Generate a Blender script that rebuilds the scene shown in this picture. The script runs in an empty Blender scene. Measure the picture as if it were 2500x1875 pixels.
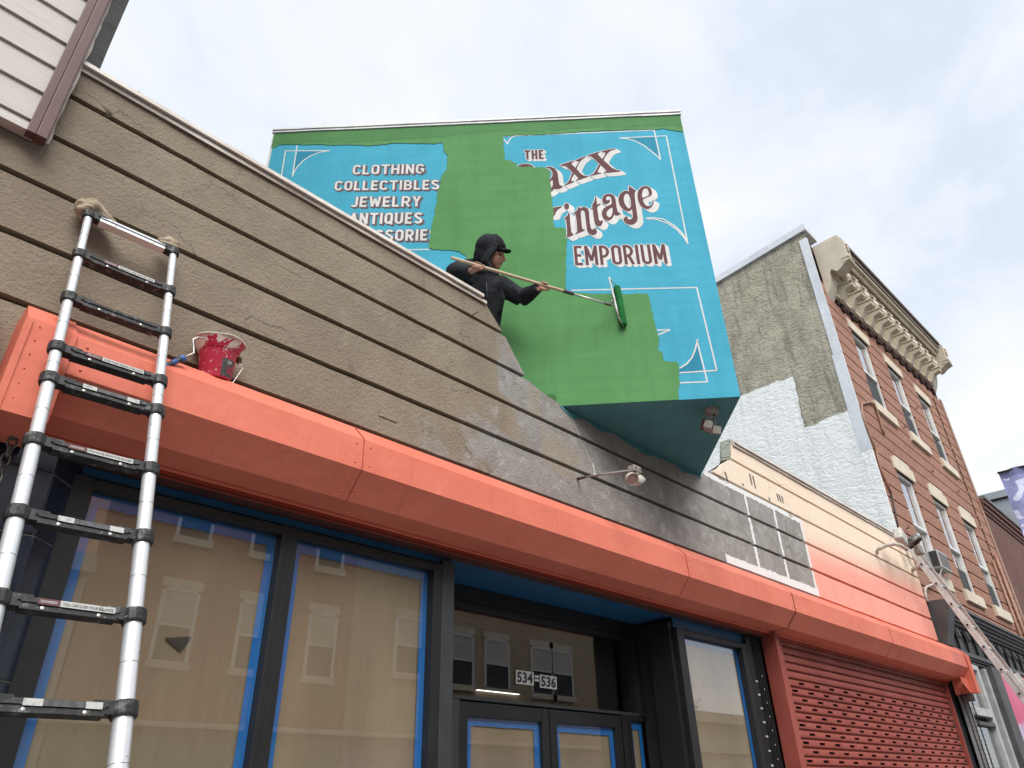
import bpy, bmesh, math, random
from mathutils import Vector, Matrix, geometry, noise
random.seed(7)
R = math.radians
SC = bpy.context.scene
COL = SC.collection

# ------------------------------------------------------------------ camera
F = 1738.02                                   # focal length in photo pixels (photo is 2500 wide)
CX, CY = 1250.0, 937.5
AX = Vector((1965.0405, 970.43724, F)).normalized()          # facade direction seen by the camera
AZ = Vector((-83.23246, -2944.1974, F)); AZ = (AZ - AX*AZ.dot(AX)).normalized()
AY = AZ.cross(AX)
CAM = Vector((0, 0, 1.6))
def to_world(c): return Vector((AX.dot(c), AY.dot(c), AZ.dot(c)))
cam_d = bpy.data.cameras.new('camera'); cam = bpy.data.objects.new('camera', cam_d); COL.objects.link(cam)
cam_d.sensor_width = 36; cam_d.lens = F/2500*36; cam_d.clip_start = .05; cam_d.clip_end = 3000
rx, up, bk = to_world(Vector((1,0,0))), to_world(Vector((0,-1,0))), to_world(Vector((0,0,-1)))
cam.matrix_world = Matrix(((rx.x,up.x,bk.x,CAM.x),(rx.y,up.y,bk.y,CAM.y),(rx.z,up.z,bk.z,CAM.z),(0,0,0,1)))
SC.camera = cam

# ------------------------------------------------------------------ sky, sun, exposure
SUN_DIR = Vector((-.34, -.62, .74)).normalized()             # towards the sun
W = bpy.data.worlds.new('World'); SC.world = W; W.use_nodes = True
nt = W.node_tree; nt.nodes.clear()
def wn(t, **k):
    n = nt.nodes.new(t)
    for a, b in k.items(): setattr(n, a, b)
    return n
sky = wn('ShaderNodeTexSky', sky_type='NISHITA', sun_disc=False)
sky.sun_elevation = math.asin(SUN_DIR.z); sky.sun_rotation = math.atan2(SUN_DIR.x, SUN_DIR.y)
skm = wn('ShaderNodeVectorMath', operation='SCALE'); skm.inputs['Scale'].default_value = .10
nt.links.new(sky.outputs[0], skm.inputs[0])
tc = wn('ShaderNodeTexCoord')
sep = wn('ShaderNodeSeparateXYZ'); nt.links.new(tc.outputs['Generated'], sep.inputs[0])
den = wn('ShaderNodeMath', operation='MAXIMUM'); den.inputs[1].default_value = 0.0; nt.links.new(sep.outputs['Z'], den.inputs[0])
den2 = wn('ShaderNodeMath', operation='ADD'); den2.inputs[1].default_value = .35; nt.links.new(den.outputs[0], den2.inputs[0])
dv = wn('ShaderNodeVectorMath', operation='DIVIDE'); nt.links.new(tc.outputs['Generated'], dv.inputs[0])
cmb = wn('ShaderNodeCombineXYZ')
for i in range(3): nt.links.new(den2.outputs[0], cmb.inputs[i])
nt.links.new(cmb.outputs[0], dv.inputs[1])
nz = wn('ShaderNodeTexNoise'); nz.inputs['Scale'].default_value = 2.7; nz.inputs['Detail'].default_value = 8; nz.inputs['Roughness'].default_value = .55; nz.inputs['Distortion'].default_value = .35
nt.links.new(dv.outputs[0], nz.inputs['Vector'])
cr = wn('ShaderNodeValToRGB'); nt.links.new(nz.outputs[0], cr.inputs[0])
cr.color_ramp.elements[0].position = .38; cr.color_ramp.elements[0].color = (.735,.815,.93,1)
cr.color_ramp.elements[1].position = .60; cr.color_ramp.elements[1].color = (.98,.985,1.0,1)
e_ = cr.color_ramp.elements.new(.48); e_.color = (.865,.915,.985,1)
mx = wn('ShaderNodeMix', data_type='RGBA'); mx.inputs[0].default_value = .9
nt.links.new(skm.outputs[0], mx.inputs[6]); nt.links.new(cr.outputs[0], mx.inputs[7])
bg = wn('ShaderNodeBackground'); bg.inputs['Strength'].default_value = .45
wo = wn('ShaderNodeOutputWorld'); nt.links.new(mx.outputs[2], bg.inputs['Color']); nt.links.new(bg.outputs[0], wo.inputs[0])
sun_d = bpy.data.lights.new('sun', 'SUN'); sun_d.energy = 1.5; sun_d.angle = R(40); sun_d.color = (1, .965, .91)
sun = bpy.data.objects.new('sun', sun_d); COL.objects.link(sun); sun.location = (-6,-9,20)
sun.rotation_euler = SUN_DIR.to_track_quat('Z', 'Y').to_euler()
SC.view_settings.view_transform = 'Standard'; SC.view_settings.look = 'None'; SC.view_settings.gamma = 1
SC.view_settings.use_curve_mapping = False; SC.view_settings.exposure = 1.30

# ------------------------------------------------------------------ pixel -> place
def ray(px, py): return to_world(Vector((px-CX, py-CY, F)))
def onY(px, py, y): d = ray(px, py); return CAM + d*(y/d.y)
def onX(px, py, x): d = ray(px, py); return CAM + d*(x/d.x)
def onZ(px, py, z): d = ray(px, py); return CAM + d*((z-CAM.z)/d.z)
def onP(px, py, p0, n): d = ray(px, py); return CAM + d*((p0-CAM).dot(n)/d.dot(n))
def at(px, py, depth): return CAM + ray(px, py)*(depth/F)
def crop(ox, oy, w, W_=2212): return lambda x, y: (ox + x*w/W_, oy + y*w/W_)
YW = 3.2                                                      # plane of the shop front

# ------------------------------------------------------------------ node helper
class S:
    def __init__(s, t, k): s.t, s.k = t, k
    def _m(s, op, *a):
        n = s.t.nodes.new('ShaderNodeMath'); n.operation = op
        for i, v in enumerate((s,)+a):
            if isinstance(v, S): s.t.links.new(v.k, n.inputs[i])
            else: n.inputs[i].default_value = v
        return S(s.t, n.outputs[0])
    def __add__(s, o): return s._m('ADD', o)
    def __sub__(s, o): return s._m('SUBTRACT', o)
    def __mul__(s, o): return s._m('MULTIPLY', o)
    def __truediv__(s, o): return s._m('DIVIDE', o)
    def mod(s, o): return s._m('FLOORED_MODULO', o)
    def mx(s, o): return s._m('MAXIMUM', o)
    def mn(s, o): return s._m('MINIMUM', o)
    def inv(s): return s._m('MULTIPLY', -1.0)._m('ADD', 1.0)
    def sm(s, a, b):
        n = s.t.nodes.new('ShaderNodeMapRange'); n.interpolation_type = 'SMOOTHSTEP'
        s.t.links.new(s.k, n.inputs[0])
        if a <= b: n.inputs[1].default_value, n.inputs[2].default_value, n.inputs[3].default_value, n.inputs[4].default_value = a, b, 0, 1
        else: n.inputs[1].default_value, n.inputs[2].default_value, n.inputs[3].default_value, n.inputs[4].default_value = b, a, 1, 0
        return S(s.t, n.outputs[0])
class MT:
    def __init__(s, name):
        s.m = bpy.data.materials.new(name); s.m.use_nodes = True; s.t = s.m.node_tree
        s.p = s.t.nodes['Principled BSDF']
        g = s.t.nodes.new('ShaderNodeNewGeometry'); s.g = g
        q = s.t.nodes.new('ShaderNodeSeparateXYZ'); s.t.links.new(g.outputs['Position'], q.inputs[0])
        s.x, s.y, s.z = (S(s.t, q.outputs[i]) for i in range(3)); s.pos = g.outputs['Position']
    def vec(s, x, y, z):
        c = s.t.nodes.new('ShaderNodeCombineXYZ')
        for i, v in enumerate((x, y, z)):
            if isinstance(v, S): s.t.links.new(v.k, c.inputs[i])
            else: c.inputs[i].default_value = v
        return c.outputs[0]
    def noise(s, scale, detail=3, rough=.5, vec=None, dist=0):
        n = s.t.nodes.new('ShaderNodeTexNoise'); n.inputs['Scale'].default_value = scale; n.inputs['Detail'].default_value = detail
        n.inputs['Roughness'].default_value = rough; n.inputs['Distortion'].default_value = dist
        s.t.links.new(vec or s.pos, n.inputs['Vector']); return S(s.t, n.outputs[0])
    def voro(s, scale, feat='F1', vec=None):
        n = s.t.nodes.new('ShaderNodeTexVoronoi'); n.feature = feat; n.inputs['Scale'].default_value = scale
        s.t.links.new(vec or s.pos, n.inputs['Vector']); return S(s.t, n.outputs['Distance'])
    def col(s, c):
        if isinstance(c, tuple):
            n = s.t.nodes.new('ShaderNodeRGB'); n.outputs[0].default_value = (*c[:3], 1); return n.outputs[0]
        return c
    def mix(s, f, a, b, mode='MIX'):
        n = s.t.nodes.new('ShaderNodeMix'); n.data_type = 'RGBA'; n.blend_type = mode
        if isinstance(f, S): s.t.links.new(f.k, n.inputs[0])
        else: n.inputs[0].default_value = f
        for i, v in ((6, a), (7, b)):
            v = s.col(v); s.t.links.new(v, n.inputs[i])
        return n.outputs[2]
    def base(s, c): s.t.links.new(s.col(c), s.p.inputs['Base Color'])
    def set(s, rough=.7, metal=0, spec=.5):
        if isinstance(rough, S): s.t.links.new(rough.k, s.p.inputs['Roughness'])
        else: s.p.inputs['Roughness'].default_value = rough
        s.p.inputs['Metallic'].default_value = metal; s.p.inputs['Specular IOR Level'].default_value = spec; return s
    def bump(s, h, strength=.5, dist=.01):
        n = s.t.nodes.new('ShaderNodeBump'); n.inputs['Strength'].default_value = strength; n.inputs['Distance'].default_value = dist
        s.t.links.new(h.k, n.inputs['Height']); s.t.links.new(n.outputs[0], s.p.inputs['Normal'])
def plain(name, c, c2=None, rough=.6, metal=0, scale=6, bump=0, bscale=80, spec=.5, lo=.35, hi=.65, fine=.12, bdist=.004):
    m = MT(name); c2 = c2 or tuple(v*.8 for v in c)
    k = m.mix(m.noise(scale, 5).sm(lo, hi), c, c2)
    if fine: k = m.mix(m.noise(scale*9, 4).sm(.3, .75)*fine*2, k, tuple(v*.55 for v in c2))
    m.base(k); m.set(rough, metal, spec)
    if bump: m.bump(m.noise(bscale, 4), bump, bdist)
    return m.m
MATS = {}

# ------------------------------------------------------------------ mesh helpers
WPOS = {}
def wloc(o): return WPOS[o.name] if o is not None else Vector((0,0,0))
def mesh_obj(name, verts, faces, mat, parent=None, smooth=False, mats=None, midx=None):
    verts = [Vector(v) for v in verts]
    lo = Vector([min(v[i] for v in verts) for i in range(3)]); hi = Vector([max(v[i] for v in verts) for i in range(3)])
    c = Vector(((lo.x+hi.x)/2, (lo.y+hi.y)/2, (lo.z+hi.z)/2)) if parent is not None else Vector(((lo.x+hi.x)/2, (lo.y+hi.y)/2, lo.z))
    me = bpy.data.meshes.new(name); me.from_pydata([v-c for v in verts], [], faces); me.update()
    for mm in (mats or [mat]): me.materials.append(mm)
    if midx:
        for p, i in zip(me.polygons, midx): p.material_index = i
    if smooth:
        for p in me.polygons: p.use_smooth = True
    o = bpy.data.objects.new(name, me); COL.objects.link(o)
    if parent is not None: o.parent = parent
    o.location = c - wloc(parent); WPOS[o.name] = c
    return o
def tag(o, label, cat=None, group=None, kind=None):
    if label: o['label'] = label
    if cat: o['category'] = cat
    if group: o['group'] = group
    if kind: o['kind'] = kind
    return o
def thing(name, label, cat, loc, group=None):
    o = bpy.data.objects.new(name, None); COL.objects.link(o); o.empty_display_size = .2
    o.location = Vector(loc); WPOS[o.name] = Vector(loc); return tag(o, label, cat, group)
def struct(o): o['kind'] = 'structure'; return o
class B:
    def __init__(s, T=None): s.v, s.f, s.T, s.mi, s.cur = [], [], T, [], 0
    def add(s, vs, fs):
        k = len(s.v); s.v += [(s.T @ Vector(v)) if s.T else Vector(v) for v in vs]
        s.f += [tuple(i+k for i in f) for f in fs]; s.mi += [s.cur]*len(fs); return s
    def box(s, x0, x1, y0, y1, z0, z1):
        return s.add([(x0,y0,z0),(x1,y0,z0),(x1,y1,z0),(x0,y1,z0),(x0,y0,z1),(x1,y0,z1),(x1,y1,z1),(x0,y1,z1)],
                     [(0,3,2,1),(4,5,6,7),(0,1,5,4),(1,2,6,5),(2,3,7,6),(3,0,4,7)])
    def bbox(s, x0, x1, y0, y1, z0, z1, b=.005):
        bm = bmesh.new(); bmesh.ops.create_cube(bm, size=1)
        for v in bm.verts: v.co = Vector((x0+(v.co.x+.5)*(x1-x0), y0+(v.co.y+.5)*(y1-y0), z0+(v.co.z+.5)*(z1-z0)))
        bmesh.ops.bevel(bm, geom=bm.edges[:], offset=b, segments=2, affect='EDGES', profile=.6)
        return s.bm(bm)
    def bm(s, bm):
        bm.verts.index_update(); s.add([v.co.copy() for v in bm.verts], [tuple(v.index for v in f.verts) for f in bm.faces]); bm.free(); return s
    def prism(s, poly, a, b, plane='xz'):
        n = len(poly)
        mk = {'xz': lambda p, d: (p[0], d, p[1]), 'yz': lambda p, d: (d, p[0], p[1]), 'xy': lambda p, d: (p[0], p[1], d)}[plane]
        vs = [mk(p, a) for p in poly] + [mk(p, b) for p in poly]
        area = sum(poly[i][0]*poly[(i+1) % n][1]-poly[(i+1) % n][0]*poly[i][1] for i in range(n))
        fl = (area > 0) == (b > a)
        if plane == 'xz': fl = not fl
        fs = [tuple(range(n)), tuple(range(2*n-1, n-1, -1))] + [(i, n+i, n+(i+1) % n, (i+1) % n) for i in range(n)]
        if fl: fs = [f[::-1] for f in fs]
        return s.add(vs, fs)
    def tube(s, pts, r, n=10, cap=True, close=False):
        pts = [Vector(p) for p in pts]; m = len(pts); rs = r if isinstance(r, (list, tuple)) else [r]*m
        vs, fs = [], []; t0 = (pts[1]-pts[0]).normalized(); u = t0.orthogonal().normalized()
        for i in range(m):
            if close: t = (pts[(i+1) % m]-pts[i-1]).normalized()
            else: t = ((pts[min(i+1, m-1)]-pts[max(i-1, 0)])).normalized()
            u = (u - t*u.dot(t)).normalized(); w = t.cross(u)
            for j in range(n):
                a = 2*math.pi*j/n; vs.append(pts[i] + (u*math.cos(a)+w*math.sin(a))*rs[i])
        for i in range(m if close else m-1):
            for j in range(n):
                a, b_ = i*n+j, i*n+(j+1) % n; c, d = ((i+1) % m)*n+(j+1) % n, ((i+1) % m)*n+j
                fs.append((a, b_, c, d))
        if cap and not close: fs.append(tuple(range(n-1, -1, -1))); fs.append(tuple((m-1)*n+j for j in range(n)))
        return s.add(vs, fs)
    def lathe(s, o, axis, prof, n=20, ref=None):
        o, axis = Vector(o), Vector(axis).normalized(); u = (Vector(ref) if ref else axis.orthogonal()); u = (u-axis*u.dot(axis)).normalized(); w = axis.cross(u)
        vs, fs = [], []
        for h, r in prof:
            for j in range(n):
                a = 2*math.pi*j/n; vs.append(o+axis*h+(u*math.cos(a)+w*math.sin(a))*max(r, 1e-4))
        for i in range(len(prof)-1):
            for j in range(n): fs.append((i*n+j, i*n+(j+1) % n, (i+1)*n+(j+1) % n, (i+1)*n+j))
        return s.add(vs, fs)
    def ell(s, c, r, n=14, M=None):
        vs, fs = [], []; m = n//2
        for i in range(m+1):
            th = math.pi*i/m
            for j in range(n):
                a = 2*math.pi*j/n; p = Vector((r[0]*math.sin(th)*math.cos(a), r[1]*math.sin(th)*math.sin(a), r[2]*math.cos(th)))
                vs.append(Vector(c)+(M @ p if M else p))
        for i in range(m):
            for j in range(n): fs.append((i*n+j, (i+1)*n+j, (i+1)*n+(j+1) % n, i*n+(j+1) % n))
        return s.add(vs, fs)
    def obj(s, name, mat, parent=None, smooth=False, mats=None):
        return mesh_obj(name, s.v, s.f, mat, parent, smooth, mats, s.mi if mats else None)
def bar(b, p, q, w, d, upv=(0,0,1)):
    """rectangular bar from p to q; w along the side axis, d along the up axis"""
    p, q = Vector(p), Vector(q); t = (q-p).normalized(); sd = t.cross(Vector(upv)).normalized(); u2 = sd.cross(t)
    vs = []
    for o in (p, q):
        for a, c in ((-1,-1),(1,-1),(1,1),(-1,1)): vs.append(o+sd*(a*w/2)+u2*(c*d/2))
    return b.add(vs, [(0,1,2,3),(7,6,5,4),(0,4,5,1),(1,5,6,2),(2,6,7,3),(3,7,4,0)])
def evald(o, name=None):
    dg = bpy.context.evaluated_depsgraph_get(); return bpy.data.meshes.new_from_object(o.evaluated_get(dg))
def smooth_auto(o, ang=40):
    o.data.shade_smooth(); o.data.set_sharp_from_angle(angle=R(ang)); return o
def fuse(name, b, mat, parent, voxel, smooth_it=6, sub=False):
    """fuse overlapping closed shapes into one continuous surface"""
    o = b.obj(name, mat, parent, True)
    m = o.modifiers.new('r', 'REMESH'); m.mode = 'VOXEL'; m.voxel_size = voxel
    k = o.modifiers.new('s', 'SMOOTH'); k.iterations = smooth_it; k.factor = .5
    me = evald(o); o.modifiers.clear(); old = o.data; o.data = me; bpy.data.meshes.remove(old)
    if not me.materials: me.materials.append(mat)
    me.shade_smooth(); return o
def text_tris(s, bold=0.0, shear=0.0):
    c = bpy.data.curves.new('t', 'FONT'); c.body = s; c.offset = bold; c.shear = shear; c.resolution_u = 3
    o = bpy.data.objects.new('t', c); COL.objects.link(o); me = evald(o); 
    vs = [v.co.copy() for v in me.vertices]; fs = [tuple(p.vertices) for p in me.polygons]
    bpy.data.objects.remove(o); bpy.data.meshes.remove(me); bpy.data.curves.remove(c)
    x0, x1 = min(v.x for v in vs), max(v.x for v in vs); y0, y1 = min(v.y for v in vs), max(v.y for v in vs)
    return [((v.x-x0)/(x1-x0), (v.y-y0)/(y1-y0)) for v in vs], fs
# ------------------------------------------------------------------ materials
def facade_paint():
    m = MT('facade_stucco_paint'); x, z = m.x, m.z
    big = m.noise(1.6, 4, .6); mid = m.noise(5, 5, .65); fin = m.noise(40, 3)
    beige = m.mix(big.sm(.3, .7), (.318,.264,.202), (.250,.205,.155))
    beige = m.mix(mid.sm(.5, .75)*.5, beige, (.30,.255,.20))
    grey = m.mix(mid.sm(.35, .65), (.262,.245,.230), (.335,.320,.302))
    grey = m.mix(m.noise(9, 6, .7, dist=.6).sm(.52, .68)*.55, grey, (.50,.495,.48))
    # blocky patches where the wall was filled and re-rolled
    blk = m.noise(1.0, 2, .4, vec=m.vec((x*2.2)._m('FLOOR')*.83, 0.0, (z*3.2 + x*.8)._m('FLOOR')*.71))
    xx = x + (mid-.5)*1.1 + (blk-.5)*1.9 - (z-4.2)*.55
    base = m.mix(xx.sm(3.0, 3.35), beige, grey)
    base = m.mix((xx.sm(3.6, 3.8)-xx.sm(4.3, 4.6))*blk.sm(.45,.6)*.7, base, (.335,.292,.23))
    wob = (m.noise(26, 3)-.5)*.05 + (m.noise(7, 2)-.5)*.05
    xr, zr = x + wob, z + wob*.8
    def rect(x0, x1, z0, z1, e=.004): return xr.sm(x0-e, x0+e)*xr.sm(x1+e, x1-e)*zr.sm(z0-e, z0+e)*zr.sm(z1+e, z1-e)
    # cream to coral part at the right
    crm = m.mix(big.sm(.3,.7)*.4, (.86,.72,.58), (.82,.66,.51))
    cor = m.mix(mid.sm(.3,.7)*.5, (.88,.39,.31), (.82,.34,.265))
    g = (z + (big-.5)*.22 - (x-8.2)*.055).sm(3.86, 4.36)
    right = m.mix(g, cor, crm)
    right = m.mix(m.noise(14, 6, .7).sm(.60,.72)*.35, right, (.66,.42,.33))
    msk = (xr.sm(8.18, 8.20)).mx(xr.sm(6.0, 6.04)*zr.sm(4.42, 4.44))
    base = m.mix(msk, base, right)
    white = m.mix(mid.sm(.3,.8)*.3, (.80,.80,.80), (.66,.65,.65))
    base = m.mix(rect(6.06, 8.225, 4.375, 4.432), base, white)
    base = m.mix(rect(6.20, 8.225, 3.50, 3.605), base, white)
    for a in (6.845, 7.487, 8.168): base = m.mix(rect(a, a+.046, 3.52, 4.40), base, white)
    base = m.mix(m.noise(55, 4, .7).sm(.62, .75)*.25, base, (.16,.13,.11))
    stn = m.noise(1.0, 5, .7, vec=m.vec(x*8, 0.0, z*.9)).sm(.50,.70)*z.sm(4.45, 4.95)*x.sm(6.4, 6.0)
    base = m.mix(stn*.5, base, (.15,.125,.10))
    base = m.mix(m.noise(3.2, 6, .7, dist=1.2).sm(.56,.64)*x.sm(6.0, 5.4)*.22, base, (.37,.32,.255))
    crk = m.voro(1.35, 'DISTANCE_TO_EDGE', vec=m.vec(x + (mid-.5)*.5, 0.0, z + (m.noise(3,4)-.5)*.6)).sm(.006, .002)*m.noise(1.1, 2).sm(.52,.6)
    base = m.mix(crk*.6, base, (.11,.09,.075))
    m.base(base); m.set(.86, 0, .25)
    left = x.sm(6.2, 5.2)
    h = m.noise(58, 5, .7)*(left*.8+.2) + m.noise(9, 3)*.35
    m.bump(h, .75, .019); return m.m
def metal_paint(name, c, c2, rough=.42, bump=.25):
    m = MT(name); k = m.mix(m.noise(2.2, 4, .6).sm(.3,.7), c, c2)
    k = m.mix(m.noise(16, 6, .7).sm(.62,.74)*.30, k, tuple(v*.6 for v in c2))
    k = m.mix(m.noise(1.0, 5, .65, vec=m.vec(m.x*9, m.y*1.5, m.z*1.5)).sm(.52,.70)*.22, k, tuple(min(1, v*.8+.10) for v in c))
    k = m.mix(m.noise(1.0, 5, .7, vec=m.vec(m.x*16, m.y*1.2, m.z*1.2)).sm(.56,.72)*.30, k, tuple(v*.62+.012 for v in c2))
    k = m.mix(m.noise(70, 5, .75).sm(.66,.72)*.45, k, tuple(v*.35 for v in c2))
    m.base(k); m.set(m.noise(6, 4)*.35+(rough-.15), 0, .28); m.bump(m.noise(1.9, 4, .6)*1.3 + m.noise(7, 3)*.18 + m.noise(140, 2)*.04, bump*1.7, .03); return m.m
def brick(name, c1, c2, mortar, wid=.215, hgt=.0705, mort=.010, dirt=.35):
    m = MT(name); t = m.t.nodes.new('ShaderNodeTexBrick'); t.inputs['Scale'].default_value = 1
    t.inputs['Mortar Size'].default_value = mort*.5; t.inputs['Brick Width'].default_value = wid; t.inputs['Row Height'].default_value = hgt
    t.inputs['Mortar Smooth'].default_value = .3; t.inputs['Bias'].default_value = -.1
    m.t.links.new(m.vec(m.x+m.y, m.z, 0.0), t.inputs['Vector'])
    for i, c in ((1,c1),(2,c2),(3,mortar)): m.t.links.new(m.col(c), t.inputs[i])
    k = m.mix(m.noise(.8, 5, .6).sm(.35,.7)*dirt, t.outputs[0], tuple(v*.55 for v in c1))
    k = m.mix(m.noise(24, 4, .6).sm(.35,.7)*.3, k, tuple(min(1, v*1.35) for v in c2))
    m.base(k); m.set(.85, 0, .3); m.bump(S(m.t, t.outputs[1])*-.7 + m.noise(70, 3)*.3, .6, .01); return m.m
def stucco(name, c, c2, bs=26, strength=.8, dist=.03, streak=True, stain=(.2,.19,.16)):
    m = MT(name); k = m.mix(m.noise(2.5, 5, .6).sm(.35,.65), c, c2)
    if streak: k = m.mix(m.noise(1.0, 5, .7, vec=m.vec(m.x*7, m.y*7, m.z*.9)).sm(.46,.68)*.7, k, stain)
    m.base(k); m.set(.9, 0, .2)
    rid = m.noise(1.0, 4, .6, vec=m.vec(m.x*bs*.22, m.y*bs*.22, m.z*bs*.42), dist=1.2)
    m.bump(rid.sm(.40,.56)*.8 + m.noise(bs*2, 4)*.35, strength, dist); return m.m
def mural_paint(name, c, c2):
    m = MT(name); k = m.mix(m.noise(2.2, 5, .6).sm(.35,.65), c, c2)
    k = m.mix(m.noise(1.0, 4, .6, vec=m.vec(m.x*.9, m.y*.9, m.z*13)).sm(.42,.62)*.28, k, tuple(v*.84 for v in c2))
    k = m.mix(m.noise(60, 3, .6).sm(.66,.74)*.4, k, tuple(v*.55 for v in c))
    u = m.x*.651 - m.y*.759; k = m.mix(m.noise(1.0, 3, .6, vec=m.vec(u*5.5, 0.0, m.z*.7)).sm(.45,.65)*.30, k, tuple(v*.80 for v in c2))
    k = m.mix(m.noise(.9, 5, .6).sm(.5,.75)*.22, k, tuple(min(1,v*1.12+.02) for v in c))
    m.base(k); m.set(.75, 0, .15); m.bump(m.noise(95, 3, .6) + m.noise(11, 3)*.5, .42, .008); return m.m
def glass(name, tint=(.96,.975,.97), f0=.125, rough=.0):
    """thin pane: see-through plus a mirror part that grows towards grazing angles (Schlick)"""
    m = bpy.data.materials.new(name); m.use_nodes = True; t = m.node_tree; t.nodes.clear()
    o = t.nodes.new('ShaderNodeOutputMaterial'); a = t.nodes.new('ShaderNodeBsdfTransparent'); g = t.nodes.new('ShaderNodeBsdfGlossy'); x = t.nodes.new('ShaderNodeMixShader')
    a.inputs[0].default_value = (*tint, 1); g.inputs['Roughness'].default_value = rough
    q = t.nodes.new('ShaderNodeNewGeometry'); d = t.nodes.new('ShaderNodeVectorMath'); d.operation = 'DOT_PRODUCT'
    t.links.new(q.outputs['Normal'], d.inputs[0]); t.links.new(q.outputs['Incoming'], d.inputs[1])
    c = S(t, d.outputs['Value'])._m('ABSOLUTE'); f = c.inv()._m('POWER', 5.0)*(1-f0)+f0
    t.links.new(f.k, x.inputs[0]); t.links.new(a.outputs[0], x.inputs[1]); t.links.new(g.outputs[0], x.inputs[2]); t.links.new(x.outputs[0], o.inputs[0])
    return m
def emit(name, c, s):
    m = bpy.data.materials.new(name); m.use_nodes = True; p = m.node_tree.nodes['Principled BSDF']
    p.inputs['Base Color'].default_value = (*c, 1); p.inputs['Emission Color'].default_value = (*c, 1); p.inputs['Emission Strength'].default_value = s; return m
def siding_mat():
    m = MT('cream_vinyl_siding'); g = m.noise(1.0, 4, .6, vec=m.vec(m.x*3, m.y*3, m.z*75), dist=.6)
    k = m.mix(g.sm(.45,.62)*.35, (.50,.47,.44), (.37,.345,.32)); k = m.mix(m.noise(3, 3).sm(.4,.7)*.25, k, (.52,.49,.46))
    m.base(k); m.set(.6, 0, .4); m.bump(g, .35, .006); return m.m
def ladder_metal(name, c=(.80,.82,.84), spots=(.16,.17,.18), rough=.33):
    m = MT(name); k = m.mix(m.noise(5, 4).sm(.3,.7)*.4, c, tuple(v*.8 for v in c))
    k = m.mix(m.voro(38).sm(.17,.10)*m.noise(9, 3).sm(.52,.60), k, spots); k = m.mix(m.noise(30, 5, .7).sm(.63,.70)*.7, k, (.85,.85,.83))
    m.base(k); m.set(m.noise(8, 4)*.35+(rough-.12), .55, .5); m.bump(m.noise(60, 3), .08, .004); return m.m
def kraft():
    m = MT('brown_kraft_paper'); k = m.mix(m.noise(1.0, 3, .5, vec=m.vec(m.x*3, 0.0, m.z*.6)).sm(.35,.65), (.37,.275,.185), (.31,.228,.152))
    k = m.mix(m.noise(1.0, 3, .5, vec=m.vec(m.x*90, 0.0, m.z*8)).sm(.3,.8)*.22, k, (.34,.25,.155))
    k = m.mix(m.noise(3.5, 5, .65, dist=.8).sm(.55,.75)*.35, k, (.33,.24,.15)); m.base(k); m.set(.75, 0, .3); m.bump(m.noise(2.2, 4, .6) + m.noise(1.0, 3, .6, vec=m.vec(m.x*7, 0.0, m.z*.8), dist=.5)*.8, .55, .03); return m.m
def worn_black():
    m = MT('ladder_black_plastic'); k = m.mix(m.noise(30, 5, .7).sm(.52,.72), (.020,.020,.022), (.16,.165,.17))
    k = m.mix(m.noise(75, 4, .6).sm(.68,.74)*.9, k, (.7,.7,.68)); m.base(k); m.set(.5, 0, .4); m.bump(m.noise(60, 3), .2, .004); return m.m
def bucket_mat():
    m = MT('red_paint_bucket'); a = m.noise(9, 6, .65, dist=.7); k = m.mix(m.noise(5, 3).sm(.3,.7), (.52,.018,.060), (.40,.014,.045))
    k = m.mix((a + (m.z-3.62)*1.1 - (m.x-1.32)*.9).sm(.66,.70), k, (.70,.62,.56)); k = m.mix(m.noise(60, 5, .7).sm(.60,.66)*.8, k, (.72,.66,.6))
    m.base(k); m.set(.4, 0, .5); return m.m
def cloth(name, c, c2, s=40):
    m = MT(name); m.base(m.mix(m.noise(9, 5, .6).sm(.35,.65), c, c2)); m.set(.9, 0, .15); m.bump(m.noise(s, 4, .6)+m.noise(300, 2)*.2, .5, .006); return m.m
def banner_mat():
    m = MT('lilac_street_banner'); v = m.vec(0.0, m.y*1.0, m.z*.8); d = m.noise(5.5, 1, .3, vec=v)
    k = m.mix(m.noise(1.5, 3).sm(.3,.7), (.36,.39,.66), (.30,.32,.56)); k = m.mix(d.sm(.55,.56), k, (.70,.74,.92)); k = m.mix(d.sm(.65,.66), k, (.18,.06,.27))
    k = m.mix((m.z + (m.noise(6,2)-.5)*.03).sm(5.855,5.86), k, (.20,.22,.40)); m.base(k); m.set(.8, 0, .2); m.bump(m.noise(4, 3), .5, .05); return m.m
def drip_mat():
    m = MT('dripping_paint_board'); n1 = m.noise(1.0, 2, .5, vec=m.vec(m.x*11, 0.0, m.z*.5)); n2 = m.noise(1.0, 2, .5, vec=m.vec(m.x*9+7.0, 0.0, m.z*.5))
    pink = m.mix(m.noise(2,2).sm(.3,.7), (.62,.09,.20), (.68,.15,.27)); lil = m.mix(m.noise(8,5).sm(.35,.65), (.50,.40,.62), (.58,.50,.68))
    k = m.mix((m.z+(n1-.5)*.55).sm(2.52,2.53), lil, pink); k = m.mix((m.z+(n2-.5)*.9).sm(3.42,3.43), k, (.03,.033,.038))
    m.base(k); m.set(.5, 0, .4); return m.m
M = MATS
M['facade'] = facade_paint()
M['groove'] = plain('dark_groove_paint', (.030,.022,.016), (.022,.017,.013), .9)
M['orange'] = metal_paint('orange_painted_metal', (.73,.200,.132), (.66,.172,.112), .5)
M['orange_dark'] = metal_paint('dark_orange_painted_metal', (.36,.05,.025), (.30,.04,.02))
M['shutter'] = metal_paint('red_shutter_paint', (.335,.080,.060), (.27,.062,.048), .55, .12)
M['maroon'] = plain('maroon_soffit', (.085,.028,.022), (.06,.02,.018), .7)
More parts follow.
